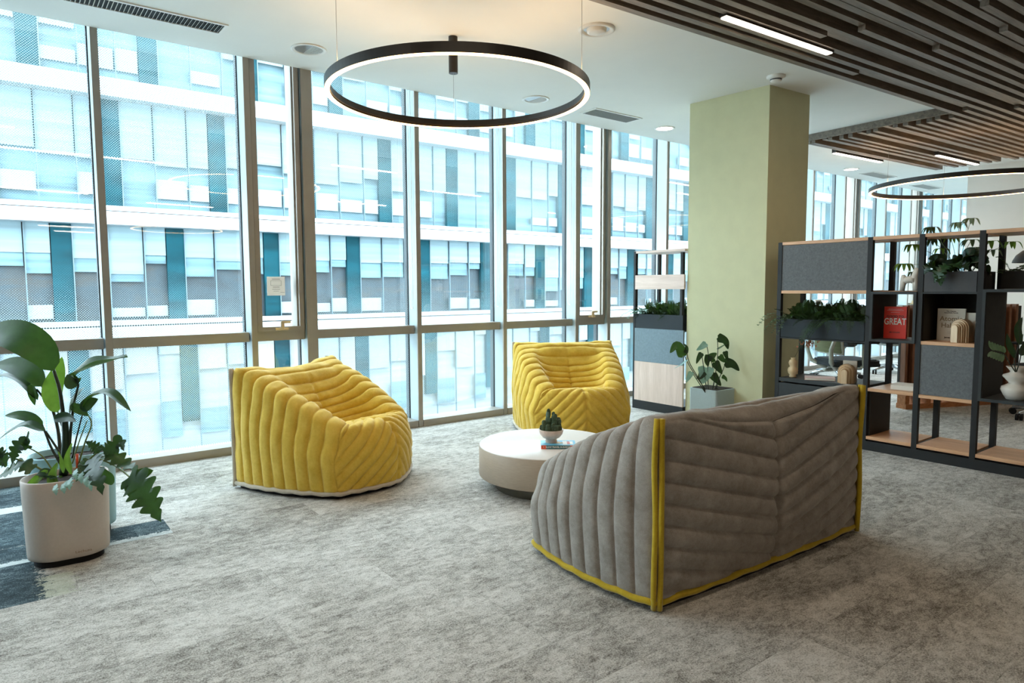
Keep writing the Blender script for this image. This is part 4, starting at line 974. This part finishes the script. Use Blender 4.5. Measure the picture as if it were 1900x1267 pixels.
for c in [(5.30,2.00,1.53),(5.32,2.13,1.50),(5.25,1.92,1.46),(5.34,1.78,1.66),(5.36,1.86,1.64),(5.28,1.97,1.37),(5.2,2.14,1.36),(5.42,1.80,1.52),(5.35,1.66,1.50),(5.38,1.55,1.49),(5.3,1.72,1.46),(5.36,2.03,1.62),(5.2,2.06,1.30),(5.4,1.92,1.55),(5.33,1.64,1.44)]:
    whorl(c,random.uniform(.07,.095),7,random.choice(['euc','fern','leafl'])); stemtube(MB(),[(5.27,1.82,1.28),((5.27+c[0])/2,(1.82+c[1])/2,(1.28+c[2])/2+.03),c],.0022,.0015,5).build('stem',M['steml'],um)
tag(sprig_mass(BXk-.14,BXk-.04,1.38,1.56,1.29,12,(.10,.2),8,.016,.6,(.2,-.4)).build('ivy_sprigs',M['fern'],None),'small leafed ivy growing from the brown planter box at the top right','ivy')
# shelving left of the column
shB=thing('open_shelving_unit','short shelving with pale wood and blue grey felt panels, left of the green column','shelving unit',(SX,4.3,0))
yb0,yb1=3.965,4.575
for y in (yb1,4.0):
    for x in (SX-.002,BXk-.032): mb=MB(); post(mb,y,x,1.56 if y>4.2 else 1.53,.026); mb.build('post',M['black'],shB)
MB().box(SX,BXk,yb0,yb1+.012,1.540,1.562).build('top_board',M['oakx'],shB)
MB().box(SX-.004,BXk,yb0,yb1+.012,0,.088).build('plinth',M['black'],shB)
MB().box(SX-.006,SX+.014,yb0,yb1-.012,1.188,1.325).build('wood_panel',M['oakx'],shB)
MB().box(SX-.006,SX+.014,yb0,yb1-.012,.478,.806).build('felt_panel',M['feltblue'],shB)
MB().box(SX-.006,SX+.014,yb0,yb1-.012,.088,.476).build('wood_panel',M['oakz'],shB)
MB().box(SX+.02,BXk-.03,yb0,yb1-.012,.792,.806).build('shelf_board',M['black'],shB)
trough('blue-black planter trough with ferns in the shelving left of the green column',SX-.004,BXk-.04,yb0+.01,yb1-.02,.807,.945,'troughdark')
tag(fern_mass(SX+.02,BXk-.08,yb0+.04,yb1-.08,.93,140,(.14,.26),33,1.6,.034,-.2).build('fern_foliage',M['fern'],None),'green ferns filling the trough left of the column','fern',None,'stuff')
tag(sprig_mass(SX-.02,SX+.15,yb1-.16,yb1-.02,.95,16,(.08,.18),15,.018,.8,(-.5,.4)).build('silver_sprigs',M['leafb'],None),'silvery small leafed sprigs at the left end of the trough left of the column','trailing plant')
# ------------------------------------------------------------------ things on the shelves
def Mface(x,y,z,yaw=0):  # text facing the room (-X)
    return Matrix.Translation((x,y,z))@Matrix.Rotation(yaw,4,'Z')@Matrix(((0,0,-1,0),(-1,0,0,0),(0,1,0,0),(0,0,0,1)))
def book(label,x,y,z,w,h,d,cov,yaw=0,name='book'):
    t=thing(name,label,'book',(x,y,z)); T=Matrix.Translation((x,y,z))@Matrix.Rotation(yaw,4,'Z')
    MB().box(.002,d-.002,-w/2+.003,w/2-.001,.002,h-.002,T).build('pages',M['paper'],t)
    MB().box(0,.0025,-w/2,w/2,0,h,T).box(d-.0025,d,-w/2,w/2,0,h,T).box(0,d,w/2-.002,w/2,0,h,T).build('cover',M[cov],t)
    return t,lambda u,v: Mface(x,y,z,yaw)@Matrix.Translation((u,v,.0008))
zc=ZL[2]+.0125
b1,F=book('bright red book standing upright, white capital lettering, in the grey box insert',5.20,2.185,zc,.150,.232,.026,'red',math.radians(5))
text('GREAT',.066,M['inkw'],b1,F(0,.122),'title',bold=.0012,sx=.72); text('GOOD TO',.024,M['ink'],b1,F(.0,.160),'title',bold=.0006)
text('JIM COLLINS',.0125,M['ink'],b1,F(0,.045),'author',bold=.0003)
MB().box(-.001,0,-.055,.055,.205,.2065,Matrix.Translation((5.20,2.185,zc))@Matrix.Rotation(math.radians(5),4,'Z')).box(-.001,0,-.045,.045,.214,.2155,Matrix.Translation((5.20,2.185,zc))@Matrix.Rotation(math.radians(5),4,'Z')).box(-.001,0,-.03,.03,.19,.1912,Matrix.Translation((5.20,2.185,zc))@Matrix.Rotation(math.radians(5),4,'Z')).build('small_print',M['inkw'],b1)
b2,F=book('cream book with brown title standing behind the arch bookend on the oak shelf',5.22,1.83,ZL[2]+.0155,.168,.222,.022,'cream',math.radians(3))
text('Atomic\nHabits',.046,M['inkbrown'],b2,F(0.0,.128),'title',bold=.0006); text('Tiny Changes,\nRemarkable Results',.0105,M['ink'],b2,F(0,.198),'subtitle',bold=.0002)
text('James Clear',.015,M['ink'],b2,F(0,.022),'author',bold=.0006)
MB().box(-.001,0,-.04,.04,.062,.063,Matrix.Translation((5.22,1.83,ZL[2]+.0155))).box(-.001,0,-.035,.035,.052,.053,Matrix.Translation((5.22,1.83,ZL[2]+.0155))).build('small_print',M['inkbrown'],b2)
b3,F=book('pale grey back of a book half hidden behind the arch bookend in the oak shelf',5.24,1.695,ZL[2]+.0155,.12,.195,.02,'troughgrey' if 0 else 'cream',math.radians(-4))
for k in range(5): text('- - - - - - - - -',.010,M['inkbrown'],b3,F(.0,.16-.012*k),'small_print')
M['archwood']=wood('arch_birch',srgb(206,176,140),srgb(228,204,170),1,'Z',.5)
M['archwood_shade']=wood('arch_birch_groove_shade',srgb(170,136,98),srgb(198,168,130),1,'Z',.5)  # darker tone paints groove shade into every other arch layer
def arch(label,x,y,z,w,h,yaw,mt,flip=1):
    t=thing('arch_bookend',label,'bookend',(x,y,z)); n=5; T=Matrix.Translation((x,y,z))@Matrix.Rotation(yaw,4,'Z')
    for k in range(n+1):
        ww=w/2*(1-.13*k); hh=h-(w/2-ww); dz=.07-.009*k*1.0
        # layered arch block, each layer shallower towards the outside
        P=[(-ww,0)]+[( -ww*math.cos(a),hh-ww+ww*math.sin(a)) for a in np.linspace(0,math.pi,18)]+[(ww,0)]
        A=Matrix(((0,0,1,0),(1,0,0,0),(0,1,0,0),(0,0,0,1)))
        MB().prism(P,-.012*k,.055,T@A).build('arch_layer',M[mt if k%2 else 'archwood_shade'],t)
    return t
arch('ribbed birch wood arch bookend before the cream book on the oak shelf',5.125,1.742,ZL[2]+.0155,.118,.155,math.radians(-12),'archwood')
arch('ribbed birch wood arch bookend on the dark cabinet top behind the sofa corner',5.12,2.49,ZL[1]+.0125,.115,.145,math.radians(14),'archwood')
b4,F=book('small pinkish booklet standing behind the arch bookend on the cabinet top',5.20,2.50,ZL[1]+.0125,.10,.165,.012,'cream',math.radians(10),'booklet')
M['pinkbook']=mat('dusty_pink_cover',srgb(206,168,156),.55,var=.04)
b5=thing('book','dusty pink book lying flat on the dark cabinet top near the gourd vase','book',(5.16,2.70,ZL[1]+.0125))
T=Matrix.Translation((5.17,2.72,ZL[1]+.0125))@Matrix.Rotation(.5,4,'Z'); MB().box(-.08,.08,-.11,.11,0,.018,T).build('cover',M['pinkbook'],b5); MB().box(-.081,-.078,-.105,.105,.003,.015,T).build('pages',M['paper'],b5)
b6=thing('book','thick greyish book lying flat on the oak shelf below the red book','book',(5.2,2.08,ZL[1]+.0045))
T=Matrix.Translation((5.20,2.065,ZL[1]+.0045))@Matrix.Rotation(.12,4,'Z'); MB().box(-.085,.085,-.105,.105,.0,.003,T).box(-.085,.085,-.105,.105,.033,.036,T).box(.083,.085,-.105,.105,.003,.033,T).build('cover',M['cream'],b6); MB().box(-.083,.083,-.103,.103,.003,.033,T).build('pages',M['paper'],b6)
gv=thing('gourd_vase','small beige double gourd vase on the dark cabinet top next to the column','vase',(5.13,2.925,ZL[1]+.0125))
MB().lathe((5.13,2.925,ZL[1]+.0125),[(.001,0),(.026,.001),(.028,.012),(.024,.018),(.036,.035),(.041,.055),(.036,.075),(.022,.088),(.030,.102),(.034,.118),(.030,.134),(.018,.145),(.016,.152),(.020,.160),(.017,.16),(.010,.15)],32).build('vase_body',M['beigecer'],gv)
tw=thing('dried_twig','dried twig with orange brown blossoms in the gourd vase','dried flower',(5.13,2.925,.63))
stemtube(MB(),[(5.13,2.925,.60),(5.15,2.90,.68),(5.16,2.86,.74),(5.17,2.80,.78)],.0018,.001,5).build('twig',M['stem'],tw)
M['blossom']=mat('orange_blossom',srgb(170,92,60),.7,var=.3,sc=60)
random.seed(3); mb=MB()
for k in range(26):
    c=np.array([5.17,2.83,.745])+np.array([random.gauss(0,.015),random.gauss(0,.035),random.gauss(0,.014)]); leafshape(mb,[c,c+[0,0,.008],c+[.003,.006,.016]],.012,(-1,0,.3),.1,'round',4)
mb.build('blossoms',M['blossom'],tw)
# horned ceramic sculpture
sc_=thing('ceramic_sculpture','small white ceramic sculpture with two horns and arched legs on the top shelf row','sculpture',(5.14,2.075,ZL[3]+.012))
z=ZL[3]+.012; mb=MB(); y=2.075; x=5.14
mb.tube([(x,y-.046,z),(x,y-.042,z+.05),(x,y-.036,z+.10),(x,y-.046,z+.135),(x,y-.050,z+.160)],[.020,.021,.026,.023,.017],14)
mb.tube([(x,y+.046,z),(x,y+.043,z+.04),(x,y+.034,z+.075),(x,y+.040,z+.098),(x,y+.044,z+.112)],[.017,.019,.025,.018,.010],14)
mb.tube([(x,y-.040,z+.078),(x,y,z+.080),(x,y+.040,z+.072)],[.028,.024,.024],14)
mb.build('sculpture_body',M['ceramic'],sc_)
# stacked bulb vase with plant in the right box
vx,vy,vz=5.16,1.42,ZL[1]+.019
vs_=thing('stacked_bulb_vase','white matte vase of three stacked bulbs in the right box insert','vase',(vx,vy,vz))
MB().lathe((vx,vy,vz),[(.001,0),(.052,.001),(.070,.030),(.084,.062),(.080,.082),(.050,.098),(.042,.108),(.060,.130),(.077,.148),(.074,.158),(.040,.172),(.036,.182),(.050,.200),(.060,.212),(.056,.213),(.03,.20)],48).build('vase_body',M['ceramic'],vs_)
sv2=thing('small_white_vase','white vase partly cut by the right edge of the photo, beside the bulb vase','vase',(5.26,1.30,vz))
MB().lathe((5.26,1.31,vz),[(.001,0),(.05,.001),(.062,.04),(.05,.09),(.03,.11),(.046,.15),(.05,.17),(.045,.17),(.02,.12)],32).build('vase_body',M['ceramic'],sv2)
vp=thing('leafy_branch','dark green leafy branch rising from the stacked bulb vase','plant',(vx,vy,vz+.2))
def wl_(pts,w,mt,kind='lance'): leafshape(MB(),[W(a,b,4.05) for a,b in pts],w,camdir+np.array([0,0,.3]),.15,kind,14).build('leaf',M[mt],vp)
for pts in [[(1885,690),(1882,670),(1890,640),(1893,600)],[(1884,690),(1872,672),(1862,655),(1845,650)],[(1886,690),(1893,665),(1898,620)]]: stemtube(MB(),[W(a,b,4.05) for a,b in pts],.0035,.002,6).build('stem',M['stem'],vp)
for pts,w,mt in [([(1893,640),(1888,610),(1897,588)],.05,'leafd'),([(1885,665),(1872,640),(1868,618)],.045,'leafd'),([(1893,660),(1900,645),(1908,630)],.045,'leafd')]: wl_(pts,w,mt)
for k in range(6): wl_([(1862-4*k,657-1*k),(1860-5*k,664-1*k),(1858-5*k,672-2*k)],.022,'euc','round'); wl_([(1864-4*k,655-1*k),(1863-5*k,648-1*k),(1860-5*k,642-2*k)],.02,'euc','round')
# ------------------------------------------------------------------ office beyond the shelving
def office_chair(x,y,rz,label,back='backmesh'):
    t=thing('office_chair',label,'office chair',(x,y,0),rz,'office chairs beyond the shelving')
    A=lambda k:2*math.pi*k/5+.3
    s=MB()
    for k in range(5):
        a=A(k); s.tube([(0,0,.11),(.16*math.cos(a),.16*math.sin(a),.09),(.31*math.cos(a),.31*math.sin(a),.065)],[.026,.022,.016],8)
    s.build('star_base',M['chrome'],t,True)
    for k in range(5):
        a=A(k); c=Matrix.Translation((.31*math.cos(a),.31*math.sin(a),.03))@Matrix.Rotation(a+.6,4,'Z')@Matrix.Rotation(math.pi/2,4,'X')
        m=MB(); m2=[(.029*math.cos(q),.029*math.sin(q)) for q in np.linspace(0,2*math.pi,16,endpoint=False)]
        m.prism(m2,-.026,-.006,c).prism(m2,.006,.026,c).build('caster',M['under'],t,True)
    MB().cyl((0,0),.028,.1,.26,16).build('column_sleeve',M['under'],t,True)
    MB().cyl((0,0),.015,.26,.40,16).build('gas_lift',M['chrome'],t,True)
    MB().box(-.10,.10,-.14,.12,.385,.425,b=.012).box(-.03,.03,-.24,-.1,.37,.40,b=.01).build('tilt_mechanism',M['chairgrey'],t,True)
    P=np.zeros((15,15,3))
    mb=MB()
    prof=rounded(.245,.24,.09,6)
    mb.prism(prof,.43,.455); mb.prism([(px*.97,py*.97) for px,py in prof],.455,.485); mb.prism([(px*.88,py*.88) for px,py in prof],.485,.495)
    mb.build('seat',M['chairseat'],t,True)
    # back: curved frame with mesh
    fr=MB(); H0_,H1_=.56,1.02; w=.225
    def bp_(u,z): return (u*w*(1-.08*((z-.56)/.46)), -.235-.05*(z-.56)/.46+.05*u*u*-1*-1 , z)
    loop=[bp_(u,H0_) for u in np.linspace(-1,1,7)]+[bp_(1,z) for z in np.linspace(.6,1.0,6)]+[bp_(u,H1_) for u in np.linspace(1,-1,7)]+[bp_(-1,z) for z in np.linspace(1.0,.6,6)]
    fr.tube(loop,.013,8,closed=True).build('back_frame',M['chairgrey'],t,True)
    G=np.array([[bp_(u,z) for u in np.linspace(-.98,.98,11)] for z in np.linspace(H0_,H1_,12)]); G2=G.copy(); G2[:,:,1]-=.012
    MB().grid(G).grid(G2,flip=True).build('backrest',M[back],t,True)
    s=MB()
    for sx in (-1,1): s.tube([(sx*.20,-.24,.75),(sx*.21,-.30,.60),(sx*.17,-.27,.47),(sx*.07,-.16,.40)],[.017,.020,.022,.022],8)
    s.build('back_support',M['chairgrey'],t,True)
    for sx in (-1,1):
        MB().tube([(sx*.12,0,.42),(sx*.27,0,.44),(sx*.285,-.01,.56),(sx*.285,-.01,.66)],[.014,.016,.02,.02],8).build('arm_post',M['chairgrey'],t,True)
        MB().box(sx*.285-.04,sx*.285+.04,-.12,.13,.66,.685,b=.01).build('arm_pad',M['under'],t,True)
    return t
M['chrome']=mat('polished_aluminium',srgb(190,196,200),.25,.8); M['chairgrey']=mat('chair_grey_plastic',srgb(176,178,172),.45); M['chairseat']=felt('chair_seat_dark',srgb(40,46,50)); M['backmesh']=mat('olive_back_mesh',srgb(96,98,66),.8,var=.3,sc=4,stretch=(1,1,30)); M['backdark']=mat('dark_back_mesh',srgb(50,54,54),.8,var=.2)
office_chair(8.85,4.45,math.radians(200),'office chair with dark seat and chrome base, seen under the fern trough','backdark')
office_chair(6.70,3.26,math.radians(-120),'office chair with olive back and grey curved frame, beyond the arch bookend','backmesh')
office_chair(7.5,1.80,math.radians(60),'office chair whose casters show under the right box insert','backdark')
M['brown']=wood('brown_slat_wood',srgb(96,62,42),srgb(150,100,68),1,'Z',.5); M['crate']=wood('orange_crate_wood',srgb(150,92,52),srgb(196,132,84),1,'X',.5)
ws=thing('slatted_wooden_screen','brown slatted wooden screen on a row of wooden blocks beyond the shelving','screen',(7.6,2.7,0))
A_=np.array([7.06,2.88]); Bv=np.array([8.45,2.29]); dv=(Bv-A_); Ls=np.linalg.norm(dv); dv/=Ls; ang=math.atan2(dv[1],dv[0])
T=Matrix.Translation((A_[0],A_[1],0))@Matrix.Rotation(ang,4,'Z')
mb=MB()
for i in range(int(Ls/.085)):
    mb.box(i*.085,i*.085+.03,-.03,.03,.16,1.02,T@Matrix.Shear('XY',4,(0,0)) if False else T)
mb.build('slats',M['brown'],ws)
mb=MB().box(0,Ls,-.06,.06,0,.05,T).box(0,Ls,-.06,.06,.13,.165,T)
for i in range(int(Ls/.13)+1): mb.box(i*.13,i*.13+.05,-.05,.05,.05,.13,T)
mb.build('block_base',M['crate'],ws)
MB().box(0,Ls,.035,.06,.165,1.0,T).build('backing_panel',M['darkbox'],ws)
dk=thing('work_desk','white topped work desk beyond the right end of the shelving','desk',(8.5,1.3,0))
MB().box(7.95,9.2,.3,2.15,.72,.745).build('desktop',M['white'],dk)
for x,y in ((8.01,.36),(9.14,.36),(8.01,2.09),(9.14,2.09)): MB().box(x-.025,x+.025,y-.025,y+.025,0,.72).build('leg',M['black'],dk)
mn=thing('computer_monitor','white backed monitor standing on the work desk at the right edge','monitor',(8.15,1.90,.745))
MB().box(8.13,8.15,1.62,2.13,.84,1.17,b=.004).build('screen_housing',M['white'],mn); MB().box(8.15,8.155,1.63,2.12,.85,1.16).build('screen',M['ventdark'],mn)
MB().box(8.12,8.16,1.85,1.90,.75,.95).build('stand_neck',M['steel'],mn); MB().box(8.05,8.23,1.76,1.99,.745,.753).build('stand_foot',M['steel'],mn)
MB().box(BXk-.03,BXk-.02,1.99,2.12,.83,1.06).build('back_panel',M['darkbox'],shA)
pn=thing('dome_pendant_lamp','black dome pendant lamp at the right edge beyond the shelving','pendant lamp',(7.3,1.97,1.42))
c=tuple(W(1918,487,6.4)); 
MB().lathe(c,[(.17,0),(.165,.02),(.14,.07),(.09,.115),(.03,.135),(.02,.14),(.02,.18)],40).build('lamp_shade',M['black'],pn)
MB().lathe(c,[(.163,.005),(.13,.065),(.08,.105),(.02,.125)],40).build('shade_lining',M['darkbox'],pn)
MB().tube([(c[0],c[1],c[2]+.18),(c[0],c[1],CZ)],.003,6).build('cord',M['black'],pn)
pn.location=c; 
for ch in pn.children: ch.location=Vector(LOC[pn.name][0])-Vector(c)
mp=thing('black_planter_box','small black box with cascading leaves right of the shelving top row','planter',tuple(W(1893,530,5.2)))
cc=W(1893,528,5.2); MB().cbox(tuple(cc),(.1,.12,.05)).build('box',M['black'],mp)
# far windowside items beyond the column
for (x,y,rz) in [(9.9,4.2,2.6)]:
    office_chair(x,y,rz,'distant office chair near the far windows beyond the shelving','backdark')
